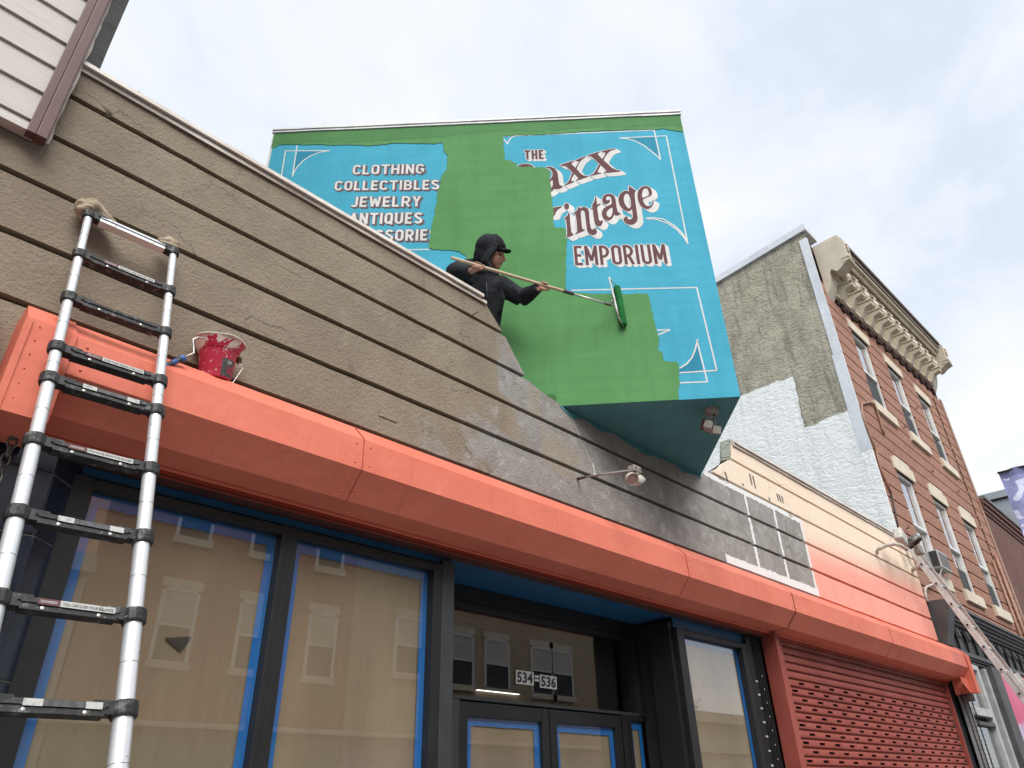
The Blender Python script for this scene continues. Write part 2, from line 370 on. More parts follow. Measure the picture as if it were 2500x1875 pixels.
M['blue'] = plain('blue_painted_soffit', (.011,.105,.26), (.009,.085,.21), .5)
M['tape'] = plain('blue_masking_tape', (.017,.20,.60), (.013,.175,.54), .6, scale=3, fine=.05)
M['black'] = plain('black_window_frame', (.012,.0125,.014), (.009,.0095,.011), .5)
M['charcoal'] = plain('charcoal_paint', (.036,.038,.042), (.027,.029,.033), .6)
M['shopgrey'] = plain('grey_shopfront_paint', (.095,.100,.104), (.07,.074,.078), .6)
M['kraft'] = kraft()
M['glass'] = glass('window_glass')
M['glass2'] = glass('upper_window_glass', (.7,.75,.75), .80)
M['cap'] = plain('weathered_coping_metal', (.80,.75,.69), (.66,.60,.54), .5, scale=4, bump=.15, bscale=9, bdist=.02)
M['capgrey'] = plain('grey_coping_metal', (.82,.82,.83), (.66,.66,.67), .45, scale=3, bump=.15, bscale=7, bdist=.02)
M['alu'] = plain('bright_flashing', (.74,.77,.80), (.64,.67,.71), .35, .25, scale=2)
M['mblue'] = mural_paint('turquoise_mural_paint', (.072,.405,.560), (.062,.375,.53))
M['mgreen'] = mural_paint('green_mural_paint', (.110,.292,.108), (.096,.268,.095))
M['mgreen_d'] = mural_paint('dark_green_first_coat', (.085,.225,.085), (.095,.25,.095))
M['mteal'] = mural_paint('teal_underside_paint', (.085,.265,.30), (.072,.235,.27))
M['mdeep'] = mural_paint('deep_blue_ornament', (.035,.265,.40), (.03,.245,.38))
M['mwhite'] = mural_paint('white_lettering', (.74,.73,.72), (.66,.65,.64))
M['mmaroon'] = mural_paint('maroon_lettering', (.150,.072,.076), (.128,.060,.064))
M['mgrey'] = mural_paint('grey_letter_shadow', (.16,.115,.13), (.145,.10,.115))
M['siding'] = siding_mat()
M['brown'] = plain('brown_trim', (.105,.036,.032), (.08,.028,.026), .5)
M['greystucco'] = stucco('grey_chimney_render', (.23,.22,.205), (.18,.172,.16), 20, .4)
M['tanstucco'] = stucco('rough_tan_render', (.47,.44,.35), (.37,.345,.27), 26, .65, .035)
M['whitestucco'] = stucco('rough_white_render', (.87,.88,.87), (.84,.855,.85), 26, .42, .022, True, (.70,.72,.72))
M['brickred'] = brick('red_brick', (.335,.172,.122), (.40,.218,.158), (.19,.108,.082))
M['brickfar'] = brick('dark_red_brick', (.13,.055,.045), (.105,.045,.04), (.32,.24,.21), .215, .0705, .012)
M['brickopp'] = brick('opposite_red_brick', (.36,.165,.115), (.42,.20,.14), (.30,.22,.18))
M['bricktan'] = brick('opposite_tan_brick', (.46,.37,.25), (.52,.42,.29), (.24,.19,.14), .24, .09, .012)
M['brickdark'] = brick('dark_dentil_brick', (.055,.028,.026), (.045,.024,.022), (.03,.02,.02))
M['stone'] = plain('cream_limestone', (.72,.64,.52), (.64,.56,.45), .8, scale=4, bump=.3, bscale=60)
M['cornice'] = plain('cream_cornice_paint', (.62,.56,.45), (.56,.50,.39), .65, scale=3)
M['cornice_d'] = plain('weathered_cornice_crown', (.23,.195,.16), (.19,.16,.13), .7)
M['winframe'] = plain('white_vinyl_frame', (.76,.76,.75), (.68,.68,.67), .5)
M['screen'] = plain('dark_window_screen', (.055,.058,.062), (.045,.048,.052), .8)
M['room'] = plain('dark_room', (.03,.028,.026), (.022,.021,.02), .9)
M['tile'] = plain('navy_glazed_tile', (.016,.022,.040), (.011,.016,.030), .18, scale=9, fine=.05)
M['grout'] = plain('grey_grout', (.16,.155,.15), (.12,.115,.11), .9)
M['rail'] = ladder_metal('aluminium_ladder_rail')
M['lad2'] = plain('grey_extension_ladder', (.74,.73,.715), (.60,.585,.56), .45, .1, scale=7, fine=.3)
M['lplastic'] = worn_black()
M['label'] = plain('white_sticker', (.50,.50,.485), (.30,.30,.295), .6, scale=40, lo=.5, hi=.7)
M['labeld'] = plain('dark_sticker', (.05,.05,.055), (.10,.10,.11), .6, scale=60)
M['danger'] = plain('red_sticker', (.12,.035,.04), (.09,.03,.03), .6)
M['ink'] = plain('black_ink', (.012,.012,.013), (.012,.012,.013), .6, fine=0)
M['rag'] = cloth('stained_rag', (.46,.38,.29), (.30,.235,.17), 45)
M['bluetape'] = plain('blue_wrap_tape', (.06,.12,.26), (.04,.075,.16), .6, scale=40)
M['bucket'] = bucket_mat()
M['redtext'] = plain('red_print', (.55,.03,.05), (.55,.03,.05), .6, fine=0)
M['bluegrip'] = plain('blue_rubber_grip', (.045,.12,.38), (.035,.10,.32), .5)
M['greygrip'] = plain('grey_rubber_grip', (.06,.063,.07), (.05,.052,.06), .6)
M['wire'] = plain('steel_wire', (.66,.65,.62), (.5,.49,.47), .35, .5)
M['drywhite'] = plain('dried_white_paint', (.66,.62,.56), (.52,.47,.42), .7, scale=30)
M['wood'] = plain('pale_wood_pole', (.62,.50,.355), (.54,.42,.29), .55, scale=12)
M['nap'] = cloth('green_paint_nap', (.012,.115,.030), (.020,.16,.045), 160)
M['skin'] = plain('skin', (.52,.285,.205), (.45,.225,.16), .5, scale=14, fine=.08)
M['hoodie'] = cloth('black_hoodie', (.018,.020,.024), (.038,.042,.048), 16)
M['jeans'] = cloth('dark_trousers', (.02,.022,.03), (.028,.03,.04))
M['capcloth'] = cloth('black_cap', (.012,.012,.013), (.016,.016,.018))
M['lampgrey'] = plain('weathered_lamp_paint', (.40,.365,.33), (.27,.235,.205), .6, scale=30, fine=.3)
M['lampwhite'] = plain('aged_white_lamp', (.62,.60,.55), (.44,.41,.36), .5, scale=20)
M['lens'] = plain('pinkish_lamp_lens', (.50,.27,.25), (.44,.235,.22), .25)
M['rust'] = plain('rusty_metal', (.12,.07,.045), (.075,.045,.03), .9, scale=50)
M['chain'] = plain('dull_chain_steel', (.20,.19,.175), (.11,.10,.09), .5, .5, scale=40)
M['copper'] = plain('brown_conduit', (.36,.19,.13), (.28,.15,.10), .5)
M['acgrey'] = plain('air_conditioner_grey', (.52,.53,.53), (.42,.43,.43), .5)
M['farblue'] = plain('pale_grey_cladding', (.33,.37,.41), (.29,.33,.37), .7, scale=3)
M['banner'] = banner_mat(); M['drip'] = drip_mat()
M['asphalt'] = plain('asphalt', (.085,.085,.085), (.06,.06,.062), .9, scale=1, bump=.4, bscale=120)
M['concrete'] = plain('pavement_concrete', (.30,.29,.275), (.24,.232,.22), .9, scale=1.5, bump=.3)
M['roof'] = plain('grey_roof_felt', (.22,.22,.22), (.16,.16,.16), .9)
M['lamplit'] = emit('lit_tube_panel', (1,.98,.92), 1.6)
M['bulb'] = emit('fairy_bulb', (1,.85,.5), 4.0)
M['interior'] = plain('shop_interior', (.17,.13,.09), (.13,.10,.07), .9)
M['oppwhite'] = plain('opposite_pale_wall', (.62,.58,.52), (.52,.49,.44), .8, scale=1)
M['oppgreen'] = plain('opposite_green_shopfront', (.22,.30,.22), (.18,.25,.18), .7)
M['opplilac'] = plain('opposite_lilac_shopfront', (.34,.31,.42), (.28,.26,.36), .7)
M['leaf'] = plain('autumn_leaf', (.12,.085,.03), (.07,.07,.025), .7)
M['bark'] = plain('bark', (.10,.075,.055), (.07,.05,.04), .9)
# ------------------------------------------------------------------ ground
struct(tag(B().box(-300,300,-300,300,-.5,-.15).obj('ground', M['asphalt']), 'dark asphalt ground of the street'))
struct(tag(B().bbox(-40,70,-.7,3.6,-.3,0,.02).obj('pavement', M['concrete']), 'concrete pavement in front of the shops'))
struct(tag(B().bbox(-40,70,-11.2,-8.6,-.3,0,.02).obj('far_pavement', M['concrete']), 'concrete pavement on the other side'))

# ------------------------------------------------------------------ shop building
shop = thing('shop_building', 'single storey stucco shop front with grooved bands fading from brown to cream and coral', 'building', (6,3.4,0))
XL, XR = -2.2, 12.26
G = [4.745, 4.447, 4.140, 3.828, 3.508]; HG = .0165
cA = crop(1200,850,700)
def wall(px): p = onY(px[0], px[1], YW); return (p.x, p.z)
left_edge = [(4.98,3.03),(4.93,3.075),(4.74,3.265),(4.60,3.375),(4.44,3.50),(4.40,3.62),(4.352,3.915)]   # z, x
right_edge = [(4.352,6.03),(4.40,6.06),(4.425,6.08),(4.455,6.22),(4.50,6.30),(4.56,6.42),(4.64,6.52),(4.735,6.70),(4.80,6.74),(4.98,6.80)]
def xe(tab, z):
    tab = sorted(tab)
    for (z0,x0),(z1,x1) in zip(tab, tab[1:]):
        if z0 <= z <= z1: return x0+(x1-x0)*(z-z0)/(z1-z0)
    return tab[0][1] if z < tab[0][0] else tab[-1][1]
edges = [4.952]+G+[3.15]
def strip(lo, hi, xa, xb, fa=None, fb=None):
    """course outline: fa / fb give x of the left / right end as a function of z, edges slightly uneven"""
    n = max(2, int((xb-xa)/.16)); pts = []
    zs = [lo+(hi-lo)*i/6 for i in range(7)]
    f0, f1 = (fa or (lambda z: xa)), (fb or (lambda z: xb))
    wob = lambda x, s: .0035*noise.noise(Vector((x*3.1, s, 0)))+.0025*noise.noise(Vector((x*11, s, 4)))
    a, b_ = f0(lo), f1(lo)
    for i in range(n+1): x = a+(b_-a)*i/n; pts.append((x, lo+wob(x, lo*7)))
    for z in zs[1:-1]: pts.append((f1(z)+(.004*noise.noise(Vector((z*40,1,0))) if fb else 0), z))
    a, b_ = f0(hi), f1(hi)
    for i in range(n, -1, -1): x = a+(b_-a)*i/n; pts.append((x, hi+wob(x, hi*9)))
    for z in zs[-2:0:-1]: pts.append((f0(z)+(.004*noise.noise(Vector((z*40,2,0))) if fa else 0), z))
    return pts
def course(poly, lab=None):
    o = B().prism(poly, YW, YW+.045).obj('stucco_course', M['facade'], shop)
    if lab: o['label'] = lab
    return o
for i in range(len(edges)-1):
    hi, lo = edges[i]-(HG if i else 0), edges[i+1]+HG
    if i < 2:
        course(strip(lo, hi, .10, 3.2, None, lambda z: xe(left_edge, z)), 'brown stucco course left of the notch around the painted box')
        course(strip(lo, hi, 6.4, XR, lambda z: xe(right_edge, z), None), 'cream stucco course right of the painted box')
    elif i == 2:
        zs_l = [z for z, x in left_edge if z < hi]; body = strip(lo, 4.350, XL, XR)
        course(body, 'stucco course running under the painted box')
        course([(.10,4.350),(3.915,4.350)]+[(xe(left_edge,z),z) for z in (4.37,4.39,4.41,hi)]+[(.10,hi)])
        course([(6.03,4.350),(XR,4.350),(XR,hi)]+[(xe(right_edge,z),z) for z in (hi,4.41,4.39,4.37)])
    else: course(strip(lo, hi, XL, XR))
# wall behind the courses: dark in the grooves
bk_ = B()
bk_.prism([(XL,3.1),(12.04,3.1),(12.04,4.95)]+[(xe(right_edge,z)+.01,z) for z in (4.95,4.8,4.7,4.6,4.5,4.42,4.36)]+[(xe(left_edge,z)-.01,z) for z in (4.36,4.42,4.5,4.6,4.7,4.8,4.95)]+[(XL,4.95)], YW+.046, YW+.12)
bk_.obj('wall_backing', M['groove'], shop)
B().prism([(12.045,3.1),(XR-.004,3.1),(XR-.004,4.94),(12.045,4.94)], YW+.0455, YW+.0485).obj('wall_end_strip', M['groove'], shop)
B().box(XL,12.04,3.33,12,3.85,4.0).obj('roof_deck', M['roof'], shop)
B().box(XL,XL+.2,3.5,12,0,3.85).obj('side_wall', M['facade'], shop); B().box(11.85,12.04,3.5,12,0,3.85).obj('side_wall', M['facade'], shop)
B().box(XL,12.04,11.8,12,0,3.85).obj('rear_wall', M['facade'], shop)
# metal coping, two overlapping strips with a wavy lip
def coping(x0, x1, z0, drop, mat, parent, name, y0, y1, h, n=60, amp=.006, seed=0, rise=0, tilt=0):
    b = B(); vs, fs = [], []
    for i in range(n+1):
        x = x0+(x1-x0)*i/n; w = amp*noise.noise(Vector((x*1.7, seed, 0)))+amp*.5*noise.noise(Vector((x*6, seed, 1))); zz = z0+rise*i/n
        vs += [(x,y0+w*.8,zz-drop+w*1.2),(x,y0+w*.5+tilt,zz+h+w*.4),(x,y1,zz+h+w*.3),(x,y1,zz-.004),(x,y0+.012+tilt,zz-.004),(x,y0+.008+w*.8,zz-drop+w*1.2)]
    for i in range(n):
        for j in range(6): a, c = i*6+j, i*6+(j+1) % 6; fs.append((a, a+6, c+6, c))
    fs.append((0,1,2,3,4,5)); fs.append(tuple(n*6+j for j in (5,4,3,2,1,0)))
    return b.add(vs, fs).obj(name, mat, parent)
coping(.12, 3.06, 4.946, .020, M['cap'], shop, 'coping_lower_strip', 3.180, 3.35, .006, 60, .006, 1)
coping(.12, 3.01, 4.966, .010, M['cap'], shop, 'coping_upper_strip', 3.158, 3.35, .016, 60, .006, 2)
coping(6.80, 12.20, 4.955, .018, M['cap'], shop, 'coping_lower_strip', 3.182, 3.20, .006, 60, .006, 3, .03)
coping(6.82, 12.18, 4.975, .008, M['cap'], shop, 'coping_upper_strip', 3.162, 3.245, .014, 60, .006, 4, .03)
B().prism([(6.70,4.74),(6.76,4.74),(6.86,5.02),(6.79,5.02)], 3.205, 3.33).obj('coping_end_block', M['tanstucco'], shop)
# fascia under the hood, blue soffit of the recess
B().box(.3,6.92,3.262,3.385,2.944,2.952).obj('soffit_strip', M['maroon'], shop)
B().box(.76,2.92,3.386,3.40,2.905,2.943).obj('blue_masked_strip', M['blue'], shop)
B().box(2.92,5.42,3.386,3.90,2.943,2.951).obj('recess_ceiling', M['blue'], shop)
B().box(5.42,6.95,3.386,3.40,2.86,2.943).obj('blue_masked_strip', M['blue'], shop)
B().box(.3,6.95,3.402,3.60,2.945,3.10).obj('lintel', M['groove'], shop)
B().box(6.95,12.04,3.40,3.6,3.0,3.10).obj('lintel', M['groove'], shop)
# dark interior of the shop
B().box(.5,11.8,3.95,8.8,3.2,3.24).obj('interior_ceiling', M['interior'], shop); B().box(.5,11.8,8.8,8.9,0,3.2).obj('interior_wall', M['interior'], shop)
# paint run along the joint of box and wall
pl = [cA(*p) for p in ((527,452),(620,545),(700,545),(800,605),(830,640),(940,660),(1050,735),(1110,765),(1170,820),(1260,840),(1330,862),(1420,900),(1470,955),(1560,975),(1615,1008))]
ov = [wall(p) for p in pl]; ov = [(x, min(z, 4.340)) for x, z in ov]
B().prism([(ov[0][0],4.3465)]+ov+[(ov[-1][0],4.3465)], YW-.0045, YW-.001).obj('teal_paint_smear', M['mteal'], shop)
cP = crop(600,900,700)
q0, q1 = wall(cP(1030,305)), wall(cP(1160,430))
acc = B(); acc.box(q0[0],q1[0],YW-.006,YW+.002,q1[1]+.012,q0[1]-.02); acc.obj('cover_plate', M['facade'], shop)
# ------------------------------------------------------------------ shutter hoods
PROF = [(3.06,3.418),(2.955,3.305),(2.95,3.127),(3.07,2.992),(3.262,2.985)]
def hood(name, label, x0, x1, seams, seed):
    h = thing(name, label, 'shutter hood', ((x0+x1)/2,3.1,2.98))
    panels = []; xs = [x0]+seams+[x1]; names = ['top_slope','front_panel','lower_slope','bottom_panel']
    for k in range(4):
        (ya,za),(yb,zb) = PROF[k], PROF[k+1]
        for a, c in zip(xs, xs[1:]):
            b = B(); vs, fs = [], []; n = max(2, int((c-a)/.18)); m = 3; t = .003
            nn = Vector((0,-(za-zb),-(yb-ya))).normalized() if k else Vector((0,-(za-zb),-(yb-ya))).normalized()
            nrm = Vector((0, zb-za, -(yb-ya))).normalized()
            for i in range(n+1):
                for j in range(m+1):
                    x = a+(c-a)*i/n; f = j/m; y, z = ya+(yb-ya)*f, za+(zb-za)*f
                    d = 0 if j in (0,m) else .004*noise.noise(Vector((x*2.3+seed, k*5, j)))
                    vs.append((x, y+nrm.y*d, z+nrm.z*d))
            for i in range(n):
                for j in range(m): q = i*(m+1)+j; fs.append((q, q+m+1, q+m+2, q+1))
            N = len(vs); vs2 = [(v[0], v[1]-nrm.y*t*(-1), v[2]-nrm.z*t*(-1)) for v in vs]
            o = b.add(vs, fs).obj(names[k], M['orange'], h); o.data.shade_smooth(); panels.append((k, a, c, o))
    # inner back of the hood: ledge the bucket stands on, end plates
    B().box(x0,x1,3.063,3.198,3.404,3.412).obj('top_ledge', M['orange'], h)
    B().box(x0,x1,3.263,3.275,2.94,3.40).obj('back_plate', M['orange_dark'], h)
    B().tube([(x0,3.256,2.978),(x1,3.256,2.978)], .009, 6).obj('bottom_lip', M['orange'], h)
    for s_ in seams:
        b = B(); pts = [(s_, y-.003, z+.002) for y, z in PROF]
        b.tube(pts, .0022, 5); b.obj('seam', M['orange_dark'], h)
    for x in [x0]+seams+[x1]:
        for dx in (-.045, .045):
            if not (x0 < x+dx < x1): continue
            for (y, z) in ((2.949,3.27),(2.947,3.16),(2.995,3.075),(3.04,3.025)):
                nd = (0,-1,0) if z > 3.12 else (0,-.74,-.67)
                bb = B(); bb.lathe((x+dx,y,z), nd, [(-.002,.0055),(.0012,.0045),(.002,.002),(.0022,0)], 8); bb.obj('screw', M['orange'], next(o for k, a, c, o in panels if k == (1 if z > 3.12 else 2) and a <= x+dx <= c), True)
    return h
h1 = hood('shutter_hood', 'long orange metal shutter hood over the papered shop windows', .50, 6.915, [1.92, 5.05], 0)
h2 = hood('shutter_hood', 'orange metal shutter hood over the red roller shutter', 6.93, 12.36, [9.45], 9)
for x in (.50,): B().prism([(3.06,3.418),(2.95,3.305),(2.945,3.127),(3.07,2.99),(3.26,2.985),(3.26,3.41)], .494, .4995, 'yz').obj('end_plate', M['orange'], h1)
def bracket(name, label, x0, x1, zb, y0=2.942):
    t = thing(name, label, 'hood end box', ((x0+x1)/2,3.08,zb))
    sh0 = B().prism([(y0,zb),(3.22,zb-.01),(3.22,3.41),(3.055,3.424),(y0+.005,3.312)], x0, x1, 'yz').obj('box_shell', M['orange'], t)
    b = B(); b.bbox(x0-.004,x0+.022,y0-.005,y0+.004,zb-.004,3.30,.0015); b.obj('edge_flange', M['orange'], t)
    b = B(); b.bbox(x1-.018,x1+.004,y0-.005,y0+.004,zb-.004,3.30,.0015); b.obj('edge_flange', M['orange'], t)
    for k in range(6):
        bb = B(); bb.lathe((x0+.05,y0,zb+.06+k*.065), (0,-1,0), [(-.001,.0035),(.0012,.0028),(.0018,0)], 8); bb.obj('rivet', M['orange'], sh0, True)
    return t
bracket('hood_end_box', 'flat orange end box of the hood behind the telescopic ladder', .312, .492, 2.90)
e2 = bracket('hood_end_box', 'orange end box hanging below the hood at the right end of the shutter', 12.364, 12.50, 2.80, 2.935)
B().prism([(12.10,2.92),(12.36,2.80),(12.36,2.99),(12.10,2.99)], 3.02, 3.03).obj('inner_gusset', M['orange'], e2)
B().box(12.37,12.46,3.02,3.18,2.70,2.785).obj('wooden_block', M['bark'], e2)
h3 = thing('shutter_hood', 'orange hood of the neighbouring shop at the left edge', 'shutter hood', (-.8,3.1,2.95))
B().prism([(3.13,3.46),(3.02,3.34),(3.015,3.15),(3.10,3.04),(3.19,3.03),(3.19,3.46)], -2, .205, 'yz').obj('hood_shell', M['orange'], h3)

# ------------------------------------------------------------------ shop windows
YG = 3.40
def tape_frame(par, x0, x1, z0, z1, y, w=.05, wt=None):
    wt = wt or w; j = lambda: random.uniform(-.004,.004)
    for (a, c, d, e) in ((x0,x0+w+j(),z0,z1),(x1-w-j(),x1,z0,z1),(x0+.006,x1-.006,z1-wt+j(),z1+.001)):
        b = B(); vs = []; n = 8; tall = (e-d) > (c-a)
        for i in range(n+1):
            f = i/n
            if tall: z = d+(e-d)*f; vs += [(a,y,z),(c+j()*.5 if a == x0 else c,y,z)] if a == x0 else [(a+j()*.5,y,z),(c,y,z)]
            else: x = a+(c-a)*f; vs += [(x,y-.0006,d+j()*.4),(x,y-.0006,e)]
        fs = [(2*i,2*i+1,2*i+3,2*i+2) if not tall else (2*i,2*i+1,2*i+3,2*i+2) for i in range(n)]
        b.add(vs, fs).obj('tape_strip', M['tape'], par)
def sheet(par, x0, x1, z0, z1, y, mat, name, n=16, amp=.006):
    vs, fs = [], []
    for i in range(n+1):
        for k in range(n+1):
            x, z = x0+(x1-x0)*i/n, z0+(z1-z0)*k/n; vs.append((x, y+amp*noise.noise(Vector((x*2.2,y,z*1.6))), z))
    for i in range(n):
        for k in range(n): q = i*(n+1)+k; fs.append((q,q+n+1,q+n+2,q+1))
    o = B().add(vs, fs).obj(name, mat, par); o.data.shade_smooth(); return o
def display(name, label, x0, x1, z0, z1, y, fl=.07, fr=.07, ft=.05, tw=.05, tt=.055):
    t = thing(name, label, 'shop window', ((x0+x1)/2,y,z0))
    for nm, a, c, d, e in (('frame_stile',x0-fl,x0,z0-.06,z1+ft),('frame_stile',x1,x1+fr,z0-.06,z1+ft)):
        b = B(); b.bbox(a,c,y-.045,y+.05,d,e,.004); b.obj(nm, M['black'], t)
    b = B(); b.bbox(x0+.0005,x1-.0005,y-.043,y+.048,z1,z1+ft-.002,.004); b.obj('frame_head', M['black'], t)
    b = B(); b.bbox(x0+.0005,x1-.0005,y-.043,y+.048,z0-.06,z0,.004); b.obj('frame_sill', M['black'], t)
    b = B(); b.box(x0-.003,x1+.003,y+.003,y+.009,z0-.003,z1+.003); b.obj('glass_pane', M['glass'], t)
    tape_frame(t, x0+.002, x1-.002, z0, z1-.002, y+.0125, tw, tt)
    sheet(t, x0-.01, x1+.01, z0, z1, y+.026, M['kraft'], 'paper_cover')
    return t
w1 = display('display_window', 'tall shop window behind the telescopic ladder, brown paper inside, blue tape edge', .818, 1.738, .55, 2.842, YG, .10, .040)
w2 = display('display_window', 'papered shop window left of the entrance recess, brown paper and blue tape', 1.830, 2.763, .55, 2.842, YG, .0515, .065)
# triangular flap cut in the paper of the first window
c4 = crop(0,1350,700)
tri = [onY(*c4(*p), YG+.018) for p in ((1265,655),(1482,645),(1392,762))]
B().add([(p.x,p.y-.001,p.z) for p in tri]+[(tri[0].x,tri[0].y-.0005,tri[0].z),(tri[1].x,tri[1].y-.0005,tri[1].z)], [(0,1,2)]).obj('paper_cut', M['bark'], w1)
# corner post beside the recess
post = thing('corner_post', 'dark grey corner post between papered window and entrance recess', 'post', (2.88,3.42,0))
b = B(); b.bbox(2.829,2.927,3.352,3.47,.3,2.92,.005); b.obj('post_shaft', M['charcoal'], post)
b = B(); b.bbox(2.829,2.915,3.471,3.80,.3,2.92,.004); b.obj('recess_side', M['black'], post)
# window right of the recess
w3 = display('display_window', 'papered shop window right of the entrance recess reflecting the sky', 5.52, 6.49, .55, 2.80, YG, .11, .10, .05, .05, .05)
b = B(); b.bbox(5.36,5.405,3.40,3.62,.3,2.90,.004); b.obj('corner_stile', M['black'], w3)
# black jamb right of it; pale grey paints the light through its small slots
jb = thing('gate_jamb', 'black slotted gate jamb beside the red roller shutter', 'jamb', (6.76,3.38,0))
b = B(); b.bbox(6.592,6.82,3.352,3.42,.1,2.93,.004); b.obj('jamb_panel', M['black'], jb)
for k in range(4):
    b = B(); b.bbox(6.70+.030*k,6.712+.030*k,3.336-.004*k,3.3515,.1,2.93,.002); b.obj('track_rib', M['black'], jb)
for k in range(9):
    z = 2.52-k*.115
    b = B(); b.box(6.635,6.675,3.3485,3.3515,z,z+.014); b.obj('slot', M['acgrey'], jb)
    b = B(); b.box(6.735,6.752,3.3325,3.335,z+.05,z+.064); b.obj('slot', M['acgrey'], jb)
# ------------------------------------------------------------------ entrance
YD = 3.80
tr = thing('transom_window', 'clear transom window with house number above the doors', 'window', (4.3,YD,2.22))
TX0, TX1, TZ0, TZ1 = 3.20, 5.345, 2.222, 2.835
b = B(); b.bbox(TX0-.2,TX1+.11,YD-.03,YD+.05,TZ1,2.941,.004); b.obj('frame_head', M['black'], tr)
b = B(); b.bbox(TX0-.2,TX1+.11,YD-.028,YD+.048,TZ1-.05,TZ1-.001,.008); b.obj('frame_bead', M['black'], tr)
b = B(); b.bbox(TX1,TX1+.11,YD-.032,YD+.05,2.20,TZ1-.051,.004); b.obj('frame_stile', M['black'], tr)
B().box(TX0-.2,TX1+.002,YD+.004,YD+.010,TZ0-.004,TZ1-.02).obj('glass_pane', M['glass'], tr)
ct = crop(1060,1380,500,1676)
def num(par, s, p00, p10, p01):
    """digits printed on a sticker: pixel corners lower-left, lower-right, upper-left on the glass"""
    a, b1, c = (onY(*ct(*p), YD-.001) for p in (p00, p10, p01)); ex, ey = b1-a, c-a
    pl = B(); pl.add([a, b1, b1+ey, c], [(0,1,2,3)]); pl.obj('number_sticker', M['label'], par)
    tv, tf = text_tris(s, .03); o = Vector((0,-.0012,0))
    B().add([a+o+ex*(.06+.88*u)+ey*(.10+.80*v) for u, v in tv], tf).obj('number_digits', M['ink'], par)
num(tr, '534', (668,968), (816,985), (668,855)); num(tr, '536', (865,1000), (1004,1018), (865,893))
for zz in (0, 1):
    a, c = onY(*ct(822,948-zz*30), YD-.001), onY(*ct(858,953-zz*30), YD-.001)
    B().add([(a.x,YD-.001,a.z),(c.x,YD-.001,a.z),(c.x,YD-.001,a.z+.016),(a.x,YD-.001,a.z+.016)], [(0,1,2,3)]).obj('number_dash', M['label'], tr)
# lit panel in the shop ceiling seen through the transom
pc = [onZ(*ct(*p), 3.15) for p in ((352,1062),(545,992),(556,1070),(370,1070))]
lp = thing('ceiling_panel_lamp', 'lit white ceiling panel seen through the transom', 'lamp', (pc[0].x,pc[0].y,3.14))
cxm = sum((p for p in pc), Vector())/4
lpx, lpy = cxm.x, cxm.y
b = B(); b.bbox(lpx-.5,lpx+.5,lpy-.25,lpy+.25,3.15,3.195,.005); b.obj('lamp_housing', M['winframe'], lp)
B().box(lpx-.47,lpx+.47,lpy-.22,lpy+.22,3.146,3.1495).obj('lamp_diffuser', M['lamplit'], lp)
def leaf(label, x0, x1):
    t = thing('shop_door', label, 'door', ((x0+x1)/2,YD,0)); z1 = 2.19
    b = B(); b.bbox(x0,x0+.075,YD-.02,YD+.03,.02,z1,.004); b.obj('stile', M['black'], t)
    b = B(); b.bbox(x1-.075,x1,YD-.02,YD+.03,.02,z1,.004); b.obj('stile', M['black'], t)
    b = B(); b.bbox(x0+.076,x1-.076,YD-.018,YD+.028,z1-.09,z1-.001,.004); b.obj('rail', M['black'], t)
    b = B(); b.bbox(x0+.076,x1-.076,YD-.018,YD+.028,.02,.30,.004); b.obj('rail', M['black'], t)
    B().box(x0+.07,x1-.07,YD+.002,YD+.008,.29,z1-.08).obj('glass_pane', M['glass'], t)
    tape_frame(t, x0+.076, x1-.076, .30, z1-.091, YD+.0115, .055, .05)
    sheet(t, x0+.07, x1-.07, .3, z1-.09, YD+.022, M['kraft'], 'paper_cover', 8, .005); return t
leaf('left leaf of the papered double entrance door', 3.36, 4.225); leaf('right leaf of the papered double entrance door', 4.235, 5.085)
fr = thing('door_frame', 'black frame around the double entrance door', 'door frame', (4.2,YD,0))
b = B(); b.bbox(3.0,3.352,YD-.03,YD+.04,0,2.198,.004); b.obj('jamb', M['charcoal'], fr)
b = B(); b.bbox(3.0,5.345,YD-.025,YD+.045,2.20,2.2215,.004); b.obj('head_bar', M['charcoal'], fr)
for k in range(3):
    b = B(); b.bbox(5.09+.042*k,5.125+.042*k,YD-.032+.004*(k%2),YD+.04,0,2.198,.004); b.obj('jamb', M['black'], fr)
sl = thing('side_light', 'narrow papered side light right of the entrance doors', 'window', (5.3,YD,0))
B().box(5.222,5.40,YD+.002,YD+.008,.02,2.16).obj('glass_pane', M['glass'], sl); tape_frame(sl, 5.222, 5.40, .02, 2.155, YD+.0115, .045, .05)
sheet(sl, 5.222, 5.40, .02, 2.15, YD+.02, M['kraft'], 'paper_cover', 4, .002)
b = B(); b.bbox(5.222,5.40,YD-.02,YD+.03,2.161,2.198,.003); b.obj('head', M['black'], sl)
# glazed return of the right window seen from the recess
rt = thing('return_window', 'dark glazed return between entrance recess and right shop window', 'window', (5.41,3.6,.3))
b = B(); b.bbox(5.395,5.44,3.63,3.765,.3,2.90,.004); b.obj('frame_stile', M['black'], rt)
B().box(5.412,5.418,3.45,3.63,.3,2.84).obj('glass_pane', M['glass'], rt); B().box(5.425,5.43,3.45,3.63,.3,2.84).obj('paper_cover', M['kraft'], rt)

